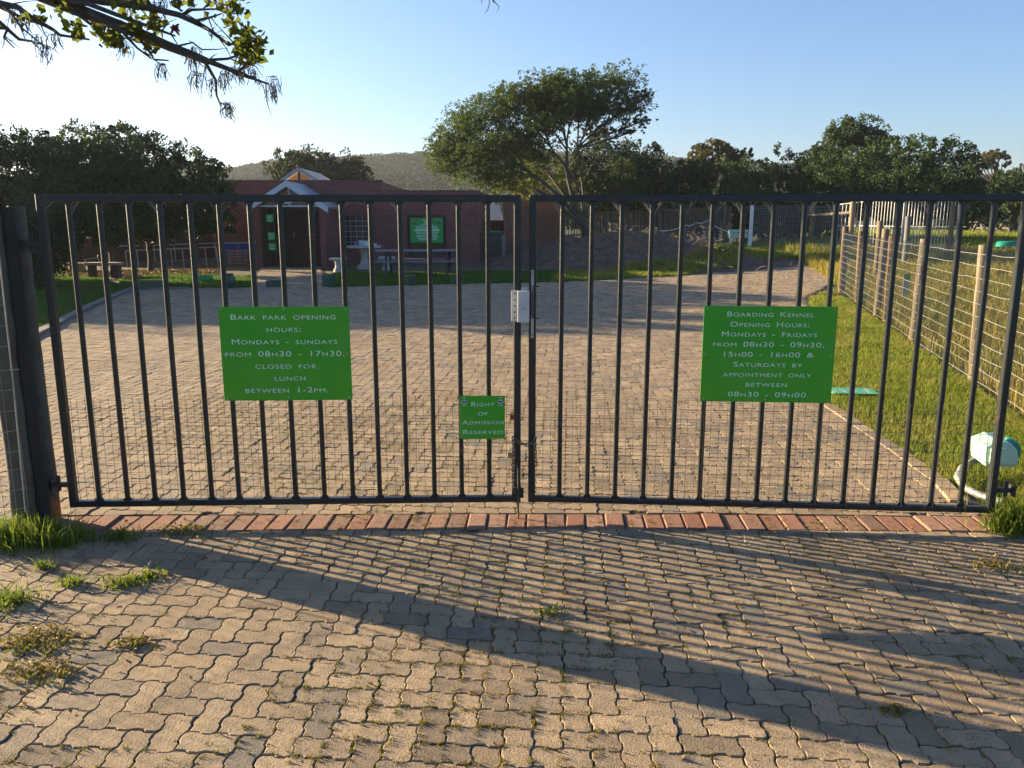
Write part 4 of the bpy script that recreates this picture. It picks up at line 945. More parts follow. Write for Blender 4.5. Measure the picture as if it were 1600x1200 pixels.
# ================================================================== RIGHT SIDE: FENCE, SIGN ON THE GRASS, GOOSENECK
f0, f1 = Vector((FL(4.5), 4.5, 0)), ground(FL(18.7), 18.7)
wire_panel('wire_fence', 'pale galvanised wire fence along the grass verge on the right', Vector((f0.x, f0.y, float(gz(f0.x, f0.y)))), f1, .06, 1.36, .060, .125, .0028, M['wire'], wob=.0045)
FP = 'timber posts of the right wire fence'
fp = [(18.7,.07,1.46,'rustpole','far corner post of the right wire fence, brown and thick'),(16.2,.055,1.42,'rustpole','brown fence post second from the far corner'),(14.0,.06,1.50,'pole','thicker pale topped post halfway along the wire fence'),(13.1,.055,1.40,'rustpole','brown post close behind the pale topped fence post'),
      (11.1,.062,1.40,'pole','pale knotty post in the middle of the wire fence, lit by the sun'),(8.25,.05,1.40,'pole','slim pale post of the wire fence behind the last but one gate bar'),(5.9,.05,1.38,'pole','nearest post of the right wire fence, at the picture edge')]
for y, r, h, m, lab in fp:
    x = FL(y)+.07; root = thing('fence_post', lab, 'post', ground(x, y), 0, FP); rr = random.Random(int(y*10))
    mlean = rr.uniform(-.05,.05)
    MB().tube([(rr.uniform(-.004,.004)+mlean*k/8, rr.uniform(-.004,.004), -.1+(h+.1)*k/8) for k in range(9)], [r*(1+rr.uniform(-.05,.05)) for _ in range(9)], 12).build('pole', M[m], root, smooth=50)
for px, top, Y, h, m, lab in [(1376,345,21,1.9,'pole','dark field post rising above the wire fence behind its middle'),(1419,338,24,2.05,'greywood','grey field post standing in front of the white gates'),(1487,320,26,2.55,'pole','tall round post before the right end of the white gates')]:
    p = ground(At(px,345,Y).x, Y); h = At(px,top,Y).z-p.z; root = thing('field_post', lab, 'post', p); MB().tube([(0,0,-.1),(.01,0,h*.5),(0,.01,h)], [.085,.08,.075], 12).build('pole', M[m], root, smooth=50)
p = ground(FL(13.0)+.3, 13.0)
c = At(1417, 440, 13.6); root = thing('notice_board', 'small green and grey notice fixed behind the wire fence', 'sign', c)
MB().box(-.055,0,.02,.055,.01,.13).build('green_plate', M['brightgreen'], root); MB().box(-.06,0,-.22,.05,.01,.015).build('grey_plate', M['steel'], root)
# a sign lying flat in the grass
a = G(1335, 618); root = thing('fallen_sign', 'teal green sign lying flat on the verge grass with sideways white letters', 'sign', (a.x, a.y, a.z+.045), R(-6))
MB().box(-.19,-.14,-.003,.19,.14,.003).build('panel', M['teal'], root, bevel=.001)
MB().box(-.245,-.135,-.004,-.205,.135,.002).build('torn_edge', M['mint'], root)
def flat_text(s, x, y0, y1, cap, root, name):
    P, me = text_mesh('t', s, 0, y1-y0, 0, cap, None, root, 0); v = [(x+p[2], y1-p[0], .0042) for p in P]     # turned a quarter: reads down the panel
    v = [(x-p[2], y0+p[0], .0042) for p in P]
    mb = MB(); mb.v = v; mb.f = [tuple(p.vertices) for p in me.polygons]; mb.m = [0]*len(mb.f); bpy.data.meshes.remove(me); mb.build(name, M['white'], root)
flat_text('BUZ', -.095, -.09, .05, .045, root, 'lettering'); flat_text('OPEN', .135, -.11, .07, .045, root, 'lettering'); flat_text('TO', .02, -.06, .03, .04, root, 'lettering')
# intercom gooseneck that has fallen over
a = G(1548, 752); root = thing('intercom_stand', 'pale mint intercom hood lying on its bent grey pipe by the right gate post', 'intercom', (a.x, a.y, a.z+.02), R(8))
hood = MB(); n = 9
for k in range(1): pass
prof = [(-.15,0),(-.15,.17),(-.03,.21),(.08,.20),(.15,.14),(.17,.05),(.14,-.02)]
hood.prism([(x, -.10+.02*(z>.1), z+.10) for x, z in prof], (0.03,.24,0.035)); hood.v = [(v[0]*.72, v[1]*.72, v[2]*.72+.03) for v in hood.v]; hood.build('hood', M['mint'], root, bevel=.009)
MB().prism([(x*.7+.125, .0, z*.62+.12) for x, z in [(0,0),(.02,.16),(.06,.17),(.10,.10),(.09,0)]], (.015,.11,.02)).build('side_cap', M['binteal'], root, bevel=.008)
MB().prism([(x*.65, -.095, z*.65+.127) for x, z in [(-.15,0),(-.15,.15),(.10,.15),(.13,-.02)]], (0,.014,0)).build('face_plate', M['mint'], root, bevel=.004)
pp = [G(1565,792)+Vector((0,0,.03)), G(1530,783)+Vector((0,0,.035)), G(1506,772)+Vector((0,0,.04)), G(1494,760)+Vector((0,0,.06)), G(1500,750)+Vector((0,0,.08)), G(1516,745)+Vector((0,0,.10)), G(1540,738)+Vector((0,0,.14))]
pi = MB().tube([p-root.location for p in pp], .021, 12); pm = pi.build('pipe', M['pipe'], root, smooth=60); pm.matrix_parent_inverse = Matrix.Rotation(-R(8), 4, 'Z')

# ================================================================== BRICK BUILDING
YF, YP = 29.0, 26.8
def X(px, Y=YF): return At(px, 345, Y).x
def Zz(py, Y=YF): return At(800, py, Y).z
g0 = float(gz(-5, YF)) - .25
bld = thing('brick_building', 'low red brick building with a flat parapet and gabled porch behind the paving', 'building', (X(540), YF, g0))
zt, zl = Zz(283.5), Zz(299.5); xl, xm, xr = X(330), X(597), X(749)
w1 = (X(537), X(584), Zz(386), Zz(337)); w2 = (X(636), X(697), Zz(400), Zz(336))
T = .28
wall = MB()
def wpiece(x0, x1, z0, z1, y0=YF, y1=YF+T): wall.box(x0, y0, z0, x1, y1, z1)
zb = g0 - .1
cuts = [xl, w1[0], w1[1], w2[0], w2[1], xr]
for k in range(5):
    x0, x1 = cuts[k], cuts[k+1]; wn = {1: w1, 3: w2}.get(k)
    top = zl
    if wn: wpiece(x0, x1, zb, wn[2]); wpiece(x0, x1, wn[3], top)
    else: wpiece(x0, x1, zb, top)
wpiece(xl, xm, zl, zt)                                              # raised parapet
wpiece(xm-T, xm, zl, zt, YF+T, YF+9); wpiece(xl, xl+T, zl, zt, YF+T, YF+9)
wpiece(xr-T, xr, zb, zl, YF+T, YF+9); wpiece(xl, xl+T, zb, zl, YF+T, YF+9); wpiece(xl, xr, zb, zl, YF+9, YF+9+T)
wall.build('wall', M['brick'], bld, world=True)
cp = MB(); cp.box(xl-.02, YF-.02, zt, xm+.02, YF+T+.02, zt+.05).box(xm+.022, YF-.02, zl, xr+.02, YF+T+.02, zl+.05)
cp.box(xr-T-.02, YF+T+.021, zl, xr+.02, YF+9+T, zl+.05)
cp.build('coping', M['coping'], bld, world=True)
MB().box(xl+T, YF+T, zl-.25, xr-T, YF+9, zl-.2).build('flat_roof', M['roof'], bld, world=True)
lin = MB()
for wn in (w1, w2):
    n = int((wn[1]-wn[0]+.3)/.085)
    for k in range(n): x0 = wn[0]-.15+k*(wn[1]-wn[0]+.3)/n; lin.box(x0+.004, YF-.012, wn[3]+.006, x0+(wn[1]-wn[0]+.3)/n-.004, YF+.02, wn[3]+.20)
lin.build('soldier_course', M['coping'], bld, world=True)
def window(wn, bars, label=None):
    x0, x1, z0, z1 = wn; y = YF+.13; f = MB(); t = .06
    f.box(x0, y, z0, x0+t, y+.06, z1).box(x1-t, y, z0, x1, y+.06, z1).box(x0+t, y, z0, x1-t, y+.06, z0+t).box(x0+t, y, z1-t, x1-t, y+.06, z1)
    xm_ = (x0+x1)/2; f.box(xm_-.03, y+.003, z0+t, xm_+.03, y+.057, z1-t)
    o = f.build('window', M['frame'], bld, world=True)
    g = MB().box(x0+t, y+.03, z0+t, x1-t, y+.04, z1-t).build('pane', M['glass'], bld, world=True); g.parent = o
    s = MB().box(x0-.05, YF-.05, z0-.09, x1+.05, YF+.12, z0-.002).build('sill', M['coping'], bld, world=True); s.parent = o
    if bars:
        b = MB(); nx, nz = 5, 6
        for k in range(1, nx): xx = x0+(x1-x0)*k/nx; b.bar((xx,y-.03,z0+.01),(xx,y-.03,z1-.01),.022,.012)
        for k in range(1, nz): zz = z0+(z1-z0)*k/nz; b.bar((x0+.01,y-.045,zz),(x1-.01,y-.045,zz),.012,.022)
        b = b.build('burglar_bars', M['whitebar'], bld, world=True); b.parent = o
window(w1, True); window(w2, False)
# porch
xpl, xpr = X(397,YP), X(508,YP); xg0, xg1 = X(407,YP), X(499,YP); zeave = Zz(322,YP); zap = Zz(286,YP); zpb = float(gz(-6,YP))-.1
MB().box(xpl, YP, zpb, xg0, YP+.22, zeave).box(xpl, YP+.22, zpb, xpl+.22, YF, zeave).build('porch_wall', M['brick'], bld, world=True)
MB().box(xg1, YP, zpb, xpr, YP+.22, zeave).box(xpr-.22, YP+.22, zpb, xpr, YF, zeave).build('porch_wall', M['brick'], bld, world=True)
xc = (xpl+xpr)/2; ov = .13; sl_ = (zap-zeave)/((xpr-xpl)/2); hw = (xpr-xpl)/2+ov; th = .05
def gable_roof(xc, hw, zap, slope, y0, y1, th):
    mb = MB()
    for s in (-1, 1):
        mb.prism([(xc, y0, zap), (xc+s*hw, y0, zap-hw*slope), (xc+s*hw, y0, zap-hw*slope-th), (xc, y0, zap-th)], (0, y1-y0, 0))
    return mb
gable_roof(xc, hw, zap+.06, sl_, YP-.18, YF-.01, .05).build('porch_roof', M['roof'], bld, world=True)
fb = MB()
for s in (-1, 1): fb.prism([(xc, YP-.215, zap+.07), (xc+s*hw*1.02, YP-.215, zap+.07-hw*1.02*sl_), (xc+s*hw*1.02, YP-.215, zap-.12-hw*1.02*sl_), (xc, YP-.215, zap-.12)], (0,.034,0))
fb.build('porch_fascia', M['fascia'], bld, world=True)
gi = MB(); gi.prism([(xg0, YP+.08, zeave), (xg1, YP+.08, zeave), (xc, YP+.08, zap-.08)], (0,.03,0)); gi.build('gable_glass', mat('gable_glass_reflection', (.17,.12,.08), (.12,.09,.07), 2, rough=.2), bld, world=True)  # brown base colour stands in for the reflection in the glass
gm = MB(); gm.bar((xc,YP+.06,zeave),(xc,YP+.06,zap-.10),.05,.03).bar((xg0,YP+.05,zeave),(xg1,YP+.05,zeave),.04,.05); gm.build('gable_mullion', M['fascia'], bld, world=True)
MB().box(xg0, YP+1.95, zpb, xg1, YP+2.0, zeave).build('porch_back', M['darkwood'], bld, world=True)
# security gate across the porch
sg = MB(); zs0 = float(gz(-6,YP))+.02
for z in (zs0, zs0+.95, zeave-.42, zeave-.06): sg.bar((xg0,YP+.09,z),(xg1,YP+.09,z),.035,.035)
for k in range(26):
    x = xg0+.02+(xg1-xg0-.04)*k/25; sg.bar((x,YP+.09,zs0),(x,YP+.09,zeave-.06),.016,.016)
for x in (xg0+.02, xg0+.42, xg1-.42, xg1-.02): sg.bar((x,YP+.085,zs0),(x,YP+.085,zeave-.06),.04,.04)
sg.build('security_gate', M['gate'], bld, world=True)
dr = MB().box(xg0+.46, YP+1.90, zs0, xg1-.46, YP+1.945, zs0+2.0).build('door', M['plank'], bld, world=True)
hd = MB().box(xg0+.55, YP+1.87, zs0+.95, xg0+.62, YP+1.899, zs0+1.1).build('handle', M['steel'], bld, world=True); hd.parent = dr
fl_ = MB(); c = At(450,315,YP-.02); fl_.box(c.x-.12, YP-.06, c.z-.07, c.x+.12, YP+.05, c.z+.07); fl_.build('flood_lamp', M['lockflange'], bld, world=True, bevel=.02)
def pane_mat(name, c, tc, k):
    m, t, b = _new(name); out = t.nodes['Material Output']; b.inputs['Base Color'].default_value = (*c,1); b.inputs['Roughness'].default_value = .3
    tr = t.nodes.new('ShaderNodeBsdfTranslucent'); tr.inputs[0].default_value = (*tc,1); mx = t.nodes.new('ShaderNodeMixShader'); mx.inputs[0].default_value = k
    t.links.new(b.outputs[0], mx.inputs[1]); t.links.new(tr.outputs[0], mx.inputs[2]); t.links.new(mx.outputs[0], out.inputs[0]); return m
# skylight gable above the flat roof
YS = 32.5; xs_ = At(467,270,YS).x; zsa = Zz(262,YS); zsb = Zz(300,YS); s2 = (Zz(262,YS)-Zz(284,YS))/(X(500,YS)-X(467,YS))*.97; hw2 = 1.35
r1 = gable_roof(xs_, hw2, zsa, s2, YS, YS+3.6, .06); r1.build('skylight_roof', pane_mat('skylight_sheet', (.62,.60,.57), (.75,.68,.58), .55), bld, world=True)
fs = MB()
for s in (-1, 1): fs.prism([(xs_, YS-.04, zsa+.02), (xs_+s*hw2*1.03, YS-.04, zsa+.02-hw2*1.03*s2), (xs_+s*hw2*1.03, YS-.04, zsa-.14-hw2*1.03*s2), (xs_, YS-.04, zsa-.14)], (0,.036,0))
fs.build('skylight_fascia', mat('grey_fascia', (.33,.33,.36), (.28,.28,.31), 4, rough=.5), bld, world=True)
PANE = pane_mat('warm_lit_skylight_pane', (.70,.46,.24), (.95,.68,.38), .75)  # amber colour stands in for warm light shining through the panes
for s in (-1, 1):
    MB().prism([(xs_+s*.04, YS+.02, zsa-.18), (xs_+s*(hw2-.10), YS+.02, zsa-.10-hw2*s2), (xs_+s*.04, YS+.02, zsa-.10-hw2*s2)], (0,.02,0)).build('skylight_pane', PANE, bld, world=True)
MB().box(xs_-.04, YS+.005, zsb-.3, xs_+.04, YS+.055, zsa-.12).build('skylight_mullion', M['frame'], bld, world=True)
# notices on the porch gate, the rules board
def notice(label, px, py, w, h, Y, nl, m='sign2'):
    c = At(px, py, Y); root = thing('notice', label, 'sign', c); MB().box(-w/2,0,-h/2,w/2,.012,h/2).build('panel', M[m], root)
    tx = MB(); rr = random.Random(int(py))
    for k in range(nl):
        z = h/2 - h*(k+.8)/(nl+.6); l = w*rr.uniform(.5,.8)/2; tx.box(-l,-.004,z-h*.035,l,-.001,z+h*.035)
    tx.build('lettering', M['letter'], root); return root
notice('topmost of the three small green notices on the porch gate', 421.5, 341, .235, .25, YP-.01, 3)
notice('middle of the three small green notices on the porch gate', 424, 369, .235, .25, YP-.01, 3)
notice('lowest of the three small green notices on the porch gate', 425.5, 385.5, .235, .25, YP-.01, 2)
bc = At(667, 360, YF-.07); rb = notice('large green rules board with two dog emblems over the building window', 667, 360, 1.16, .86, YF-.07, 1)
tx = MB(); rr = random.Random(2)
for k, wd in enumerate([.16,.10,.12,.22,.36,.38,.40,.40,.40,.38,.36,.40,.34,.32]): z = .36-k*.053; tx.box(-wd,-.004,z-.010,wd,-.001,z+.010)
tx.build('lettering', M['letter'], rb)
for sx in (-1, 1): MB().prism([(sx*.43+p[0]*.15, -.007, .245+p[1]*.15) for p in DOG], (0,.004,0)).build('dog_silhouette', M['black'], rb)

# ================================================================== FURNITURE ROUND THE BUILDING
def lathe_thing(name, label, cat, px, py, prof, m, group=None, Y=None):
    p = G(px, py) if Y is None else ground(At(px,py,Y).x, Y); root = thing(name, label, cat, p, 0, group); return root
p = G(570, 419); rt = thing('stone_table', 'round pale concrete pedestal table with pots beside the porch', 'table', p)
MB().lathe((0,0,0), [(.26,-.03),(.26,.06),(.16,.12),(.11,.30),(.12,.48),(.20,.64)], 18).build('pedestal', M['concrete'], rt, smooth=45)
MB().lathe((0,0,.64), [(.46,0),(.55,.02),(.55,.075),(.52,.09)], 28).build('table_top', M['concrete'], rt, smooth=45)
for dx, dy, r, h, lab in ((-.25,0,.09,.13,'purple tinted pot at the left on the round concrete table'),(-.10,.1,.10,.16,'taller grey pot in the middle of the round concrete table'),(.08,-.02,.11,.15,'wide grey pot right of the middle of the concrete table'),(.34,.05,.07,.06,'low dish at the right edge of the concrete table')):
    t = thing('pot', lab, 'pot', p+Vector((dx,dy,.73))); MB().lathe((0,0,0), [(r*.7,0),(r*.95,h*.6),(r,h*.9),(r*1.08,h)], 14).build('bowl', M['white'] if dx > -.2 else mat('purple_pot', (.20,.12,.35),(.16,.1,.28),8), t, smooth=50)
for px, py, lab in ((529,424,'pale concrete stool left of the round table'),(605,421,'pale concrete stool between the round table and the picnic table')):
    p = G(px, py); t = thing('stone_stool', lab, 'stool', p, 0, 'concrete stools at the round table')
    MB().lathe((0,0,0), [(.16,-.02),(.15,.06),(.10,.12),(.10,.26),(.14,.34)], 14).build('pedestal', M['concrete'], t, smooth=45)
    MB().box(-.25,-.17,.341,.25,.17,.41).build('seat', M['concrete'], t, bevel=.02)
def picnic(label, p, Lb, rz, mt):
    t = thing('picnic_table', label, 'picnic table', p, rz)
    top = MB()
    for k in range(5): top.box(-Lb/2, -.36+k*.147, .70, Lb/2, -.36+k*.147+.137, .745)
    top.build('table_top', mt, t)
    for s in (-1, 1):
        b = MB()
        for k in range(2): b.box(-Lb/2, s*.70-.13+k*.135, .42, Lb/2, s*.70-.13+k*.135+.125, .46)
        b.build('bench', mt, t)
    for sx in (-1, 1):
        x = sx*(Lb/2-.32); a = MB().bar((x,-.22,.66),(x,-.62,-.03),.07,.09).bar((x+.075,.22,.66),(x+.075,.62,-.03),.07,.09).bar((x+.15,-.78,.375),(x+.15,.78,.375),.06,.09).bar((x+.15,-.36,.655),(x+.15,.36,.655),.06,.08)
        a.build('a_frame', M['darkwood'], t)
    return t
p = G(652, 431); picnic('long grey timber picnic table in front of the rules board', p, 2.35, R(4), M['tablewood'])
p = ground(At(1545,380,49).x, 49); picnic('far picnic table in the shade beyond the white gates', p, 2.4, R(10), M['darkwood'])
# pots and planter boxes along the paving edge
def planter(label, px, py, wpx, hpx, m, group):
    p = G(px, py); s = p.y*.985/F_PX; w_, h_ = wpx*s, hpx*s; t = thing('planter_box', label, 'planter', p, 0, group); d = .28
    MB().box(-w_/2,0,-.02,w_/2,.03,h_).box(-w_/2,d-.03,-.02,w_/2,d,h_).box(-w_/2,.03,-.02,-w_/2+.03,d-.03,h_).box(w_/2-.03,.03,-.02,w_/2,d-.03,h_).build('box', M[m], t, bevel=.004)
    MB().box(-w_/2+.03,.03,0,w_/2-.03,d-.03,h_-.06).build('soil_fill', M['soil'], t)
PBX = 'green boxes along the paving edge'
planter('wide dark green box at the corner of the left lawn', 229, 452, 50, 13, 'boxgreen', PBX)
planter('bright green box lying on the lit grass strip', 317, 440, 22, 9, 'brightgreen', PBX)
planter('small dark green box on the path before the porch', 426, 449, 21, 10, 'boxgreen', PBX)
planter('tall narrow dark green box at the right corner of the porch path', 512, 448, 17, 18, 'boxgreen', PBX)
def pot(label, px, py, r, h, prof, m):
    p = G(px, py); t = thing('plant_pot', label, 'pot', p, 0, 'green pots along the paving edge'); MB().lathe((0,0,-.01), [(a*r, b*h) for a, b in prof], 20).build('pot_body', M[m], t, smooth=50)
    MB().lathe((0,0,h*.86), [(r*.75,0),(r*.72,.02),(.01,.03)], 14).build('soil_fill', M['soil'], t)
pot('round bellied dark green glazed urn by the porch path', 358, 450, .16, .36, [(.55,0),(.8,.15),(1,.55),(.92,.8),(.7,.92),(.85,1)], 'terracotta')
pot('green rimmed bucket shaped pot below the left end of the picnic table', 642, 446, .125, .27, [(.72,0),(.92,.85),(1.08,.86),(1.08,1)], 'boxgreen')
pot('small green pot at the paving edge right of the picnic table', 711, 444, .10, .24, [(.8,0),(.95,.85),(1.08,.88),(1.08,1)], 'boxgreen')
# stone benches, chair frame on the left lawn bed
p = G(165, 434); t = thing('stone_bench', 'curved stone bench on two blocks in front of the ramp', 'bench', p, R(3))
MB().prism([(-.5,-.17,.36),(-.46,-.2,.36),(.46,-.2,.36),(.5,-.1,.36),(.46,.2,.36),(-.46,.2,.36)], (0,0,.07)).build('seat', M['stone'], t, bevel=.015)
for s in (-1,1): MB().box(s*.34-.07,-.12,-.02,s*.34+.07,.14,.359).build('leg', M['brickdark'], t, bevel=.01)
p = G(122, 425); t = thing('stone_bench', 'low pale stone slab bench under the hedge', 'bench', p, R(6)); MB().box(-.35,-.16,.20,.35,.16,.28).build('seat', M['stone'], t, bevel=.02); MB().box(-.2,-.1,-.02,.2,.1,.199).build('leg', M['stone'], t)
p = G(138, 431); t = thing('garden_stand', 'thin bent metal frame standing between the stone benches', 'frame', p); MB().tube([(.06,0,0),(-.06,0,.46),(.30,.05,.52),(.32,.05,.60)], .014, 6).tube([(.30,.3,0),(.30,.05,.52)], .014, 6).build('tube', M['steel'], t)
# low brick wall behind the ramp, ramp railings, blue board, pallet
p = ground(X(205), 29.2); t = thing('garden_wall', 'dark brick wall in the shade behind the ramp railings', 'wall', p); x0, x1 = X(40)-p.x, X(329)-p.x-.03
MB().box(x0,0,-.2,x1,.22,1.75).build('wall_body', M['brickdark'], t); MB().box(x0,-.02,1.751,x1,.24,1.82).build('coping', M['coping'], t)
p = ground(X(260,28.3), 28.3); t = thing('ramp', 'concrete ramp rising to the building behind the railings', 'ramp', p); xa, xb = X(180,28.3)-p.x, X(342,28.3)-p.x
MB().prism([(xa,-.55,-.1),(xb,-.55,-.1),(xb,-.55,.22),(xa,-.55,.02)], (0,1.1,0)).build('slab', M['kerb'], t)
def railing(label, pts_top, Y, hb, nposts):
    a, b = At(*pts_top[0], Y), At(*pts_top[1], Y); t = thing('railing', label, 'railing', ground(a.x, Y), 0, 'railings of the ramp'); o = t.location; mb = MB(); mb.tube([a-o, b-o], .021, 8)
    for k in range(nposts):
        q = a.lerp(b, k/(nposts-1)) - o; zb_ = q.z - hb; mb.tube([q, (q.x+.02, q.y, zb_)], .017, 7)
    mb2 = MB(); lo = Vector((0,0,-hb*.93)); mb2.tube([a-o+lo, b-o+lo], .014, 7)
    mb.build('top_rail', M['steel'], t, smooth=60); mb2.build('bottom_rail', M['steel'], t, smooth=60)
railing('rear galvanised ramp railing against the brick wall', [(176,385),(400,378)], 28.9, .85, 8)
railing('front galvanised ramp railing nearer the lawn', [(196,392),(338,386)], 27.6, .82, 9)
a, b = At(345,381,28.75), At(401,381,28.75); t = thing('blue_board', 'bright blue board panel leaning beside the porch', 'board', ground((a.x+b.x)/2, 28.75)); hw_ = (b.x-a.x)/2; zb_ = At(370,415,28.75).z-t.location.z; zt_ = a.z-t.location.z
MB().box(-hw_,0,zb_,-.04,.02,zt_).box(-.0,0,zb_,hw_,.02,zt_).build('panel', M['blue'], t); MB().box(-hw_,-.015,zt_+.001,hw_,.03,zt_+.035).box(-.039,-.01,zb_,-.001,.03,zt_).build('trim', M['whitebar'], t)
p = ground(At(372,415,28.0).x, 28.0); t = thing('pallet', 'upright wooden pallet in front of the blue board', 'pallet', p, R(4)); mb = MB()
for k in range(5): mb.box(-.34,-.02,.02+k*.105,.34,0,.09+k*.105)
mb.build('slats', M['wood'], t); mb = MB()
for x in (-.32,0,.28): mb.box(x,.001,.0,x+.06,.08,.53)
mb.build('blocks', M['wood'], t)
# small gate and bins right of the building
Yg = 29.3; a, b = X(749,Yg), X(783,Yg); p = ground((a+b)/2, Yg); t = thing('slatted_gate', 'dark slatted side gate right of the brick building', 'gate', p); n = 11; zt_ = Zz(366,Yg)-p.z
mb = MB()
for k in range(n): x = a-p.x+.04+(b-a-.08)*k/(n-1); mb.box(x-.024,0,.04,x+.024,.02,zt_+(.06 if k % 3 else 0))
mb.build('slats', M['darkwood'], t); MB().box(a-p.x,.021,.42,b-p.x,.06,.47).box(a-p.x,.021,.85,b-p.x,.06,.9).build('rails', M['greywood'], t)
p = ground(X(786.5,29.1), 29.1); t = thing('gate_post', 'grey timber post right of the slatted side gate', 'post', p); MB().tube([(0,0,-.1),(0,0,1.0)], .075, 10).build('shaft', M['greywood'], t, smooth=50)
for px, lab, hh in ((775,'green wheeled bin behind the slatted side gate',1.02),(763,'second green bin half hidden by the gate bar',1.0)):
    p = ground(X(px,30.3), 30.3); t = thing('bin', lab, 'bin', p, 0, 'green bins behind the side gate'); MB().prism([(-.2,-.2,0),(.2,-.2,0),(.2,.2,0),(-.2,.2,0)], (0,0,hh)).build('body', M['boxgreen'], t, bevel=.02)
    MB().box(-.23,-.23,hh,.23,.23,hh+.06).build('lid', M['binteal'], t, bevel=.02)
p = ground(X(768,33), 33); t = thing('yard_wall', 'low dark wooden screen behind the bins', 'fence', p); a, b = X(747,33)-p.x, X(800,33)-p.x; MB().box(a,0,-.1,b,.08,1.42).build('boards', M['plank'], t)
p = ground(At(757,330,48).x, 48); t = thing('neighbour_house', 'white walled house glimpsed past the right end of the brick building', 'house', p)
MB().prism([(-1.0,0,-.2),(.95,0,-.2),(.95,0,1.9),(.45,0,2.9),(-1.0,0,1.9)], (0,4,0)).build('wall', M['cream'], t); MB().prism([(.45,-.1,3.05),(-1.6,-.1,1.9),(-1.6,-.1,1.8),(.45,-.1,2.92)], (0,4.2,0)).prism([(.45,-.1,3.05),(1.2,-.1,1.75),(1.2,-.1,1.65),(.45,-.1,2.92)], (0,4.2,0)).build('roof', M['roof'], t)
# brown plank screen, lath fence with its posts
a, b = ground(X(787,30.8), 30.8), ground(At(880,345,34.5).x, 34.5); t = thing('plank_screen', 'tall red brown plank screen between the building and the thorn tree', 'fence', a); d = b-a; n = 26; mb = MB(); u = Vector((d.x,d.y,0)).normalized()
hS = At(787,312,30.8).z - a.z
for k in range(n):
    q0 = d*(k/n); q1 = d*((k+.93)/n); z0 = q0.z-.1; mb.prism([(q0.x,q0.y,z0),(q1.x,q1.y,z0),(q1.x,q1.y,q0.z+hS+random.uniform(-.02,.02)),(q0.x,q0.y,q0.z+hS+random.uniform(-.02,.02))], (-u.y*.03,u.x*.03,0))
mb.build('planks', M['plank'], t)
def lath_fence(label, pa, pb, ha, hb):
    a, b = ground(*pa), ground(*pb); t = thing('lath_fence', label, 'fence', a); d = b-a; Lh = math.hypot(d.x,d.y); n = int(Lh/.052); mb = MB(); rr = random.Random(9)
    for k in range(n):
        f = (k+rr.uniform(-.25,.25))/n; q = d*f; h = ha+(hb-ha)*f+rr.uniform(-.06,.04); r = rr.uniform(.010,.017); mb.bar((q.x,q.y+rr.uniform(-.01,.01),q.z-.05),(q.x+rr.uniform(-.02,.02),q.y,q.z+h),r*2,r*1.4)
    mb.build('laths', M['lath'], t); r_ = MB()
    for f in (.42,.93): r_.tube([d*0+Vector((0,-.04,ha*f)), d+Vector((0,-.04,hb*f))], .035, 7)
    r_.build('rails', M['rustpole'], t)
xa = At(868,345,36).x; xb = At(1136,345,37.5).x
lath_fence('wattle lath fence behind the soil heap', (xa,36.0), (xb,37.5), At(868,334,36).z-float(gz(xa,36)), At(1100,322,37.5).z-float(gz(xb,37.5)))
FX = 'posts along the lath fence'
for px, Y, top, r, m, lab in [(941,35.8,335,.065,'greywood','grey post before the lath fence, first from the thorn tree'),(947,35.7,329,.075,'rustpole','red brown post touching the first grey lath fence post'),(1031,36.6,333,.085,'greywood','pale grey post in the middle of the lath fence'),(1038,36.5,323,.07,'rustpole','red brown post right of the pale grey one'),
        (1122,36.4,329,.075,'darkwood','dark post near the right end of the lath fence'),(1131.5,36.9,308,.055,'greywood','tall thin post whose tip shows above the gate rail'),(1139,36.5,322,.085,'rustpole','thick red brown end post of the lath fence')]:
    p = ground(At(px,345,Y).x, Y); h = At(px,top,Y).z-p.z; t = thing('fence_post', lab, 'post', p, 0, FX); MB().tube([(0,0,-.1),(.01,0,h*.5),(0,0,h)], [r,r,r*.95], 10).build('pole', M[m], t, smooth=50)
p = ground(At(1128,382,35.4).x, 35.4); t = thing('leaning_post', 'short pale post leaning to the right before the lath fence end', 'post', p); MB().tube([(0,0,-.05),(.33,0,1.05)], .12, 12).build('pole', M['pole'], t, smooth=50)
# rope fence
RP = 'short white posts of the rope fence'
rp = [(1071,350,377,35.6),(1086,346,378,35.5),(1105,342,379,35.3)]
tops = []
for k, (px, y0, y1, Y) in enumerate(rp):
    p = ground(At(px,360,Y).x, Y); h = At(px,y0,Y).z-p.z; tops.append(p+Vector((0,0,h-.04))); t = thing('rope_post', ['left','middle','right'][k]+' of the three short pale posts holding the white rope', 'post', p, 0, RP); MB().tube([(0,0,-.1),(0,0,h)], .05, 8).build('pole', M['greywood'], t, smooth=50)
t = thing('rope', 'white rope slung between short posts behind the soil heap', 'rope', tops[0]); pts = []
allp = [tops[0]+Vector((-1.2,-.3,-.25))]+tops+[tops[-1]+Vector((.9,0,-.5))]
for a, b in zip(allp, allp[1:]):
    for k in range(6): f = k/6; pts.append(a.lerp(b,f)+Vector((0,0,-.35*f*(1-f)))-tops[0])
pts.append(allp[-1]-tops[0]); MB().tube(pts, .022, 6).build('strand', M['white'], t, smooth=60)
p = ground(At(1098,372,35.0).x, 35.0); t = thing('garden_hoop', 'small grey hoop frame in front of the rope posts', 'frame', p); MB().tube([(-.12,0,0),(-.12,0,.55),(-.06,0,.62),(.1,0,.62),(.14,0,.5),(.14,0,0)], .02, 6).build('tube', M['steel'], t, smooth=60)
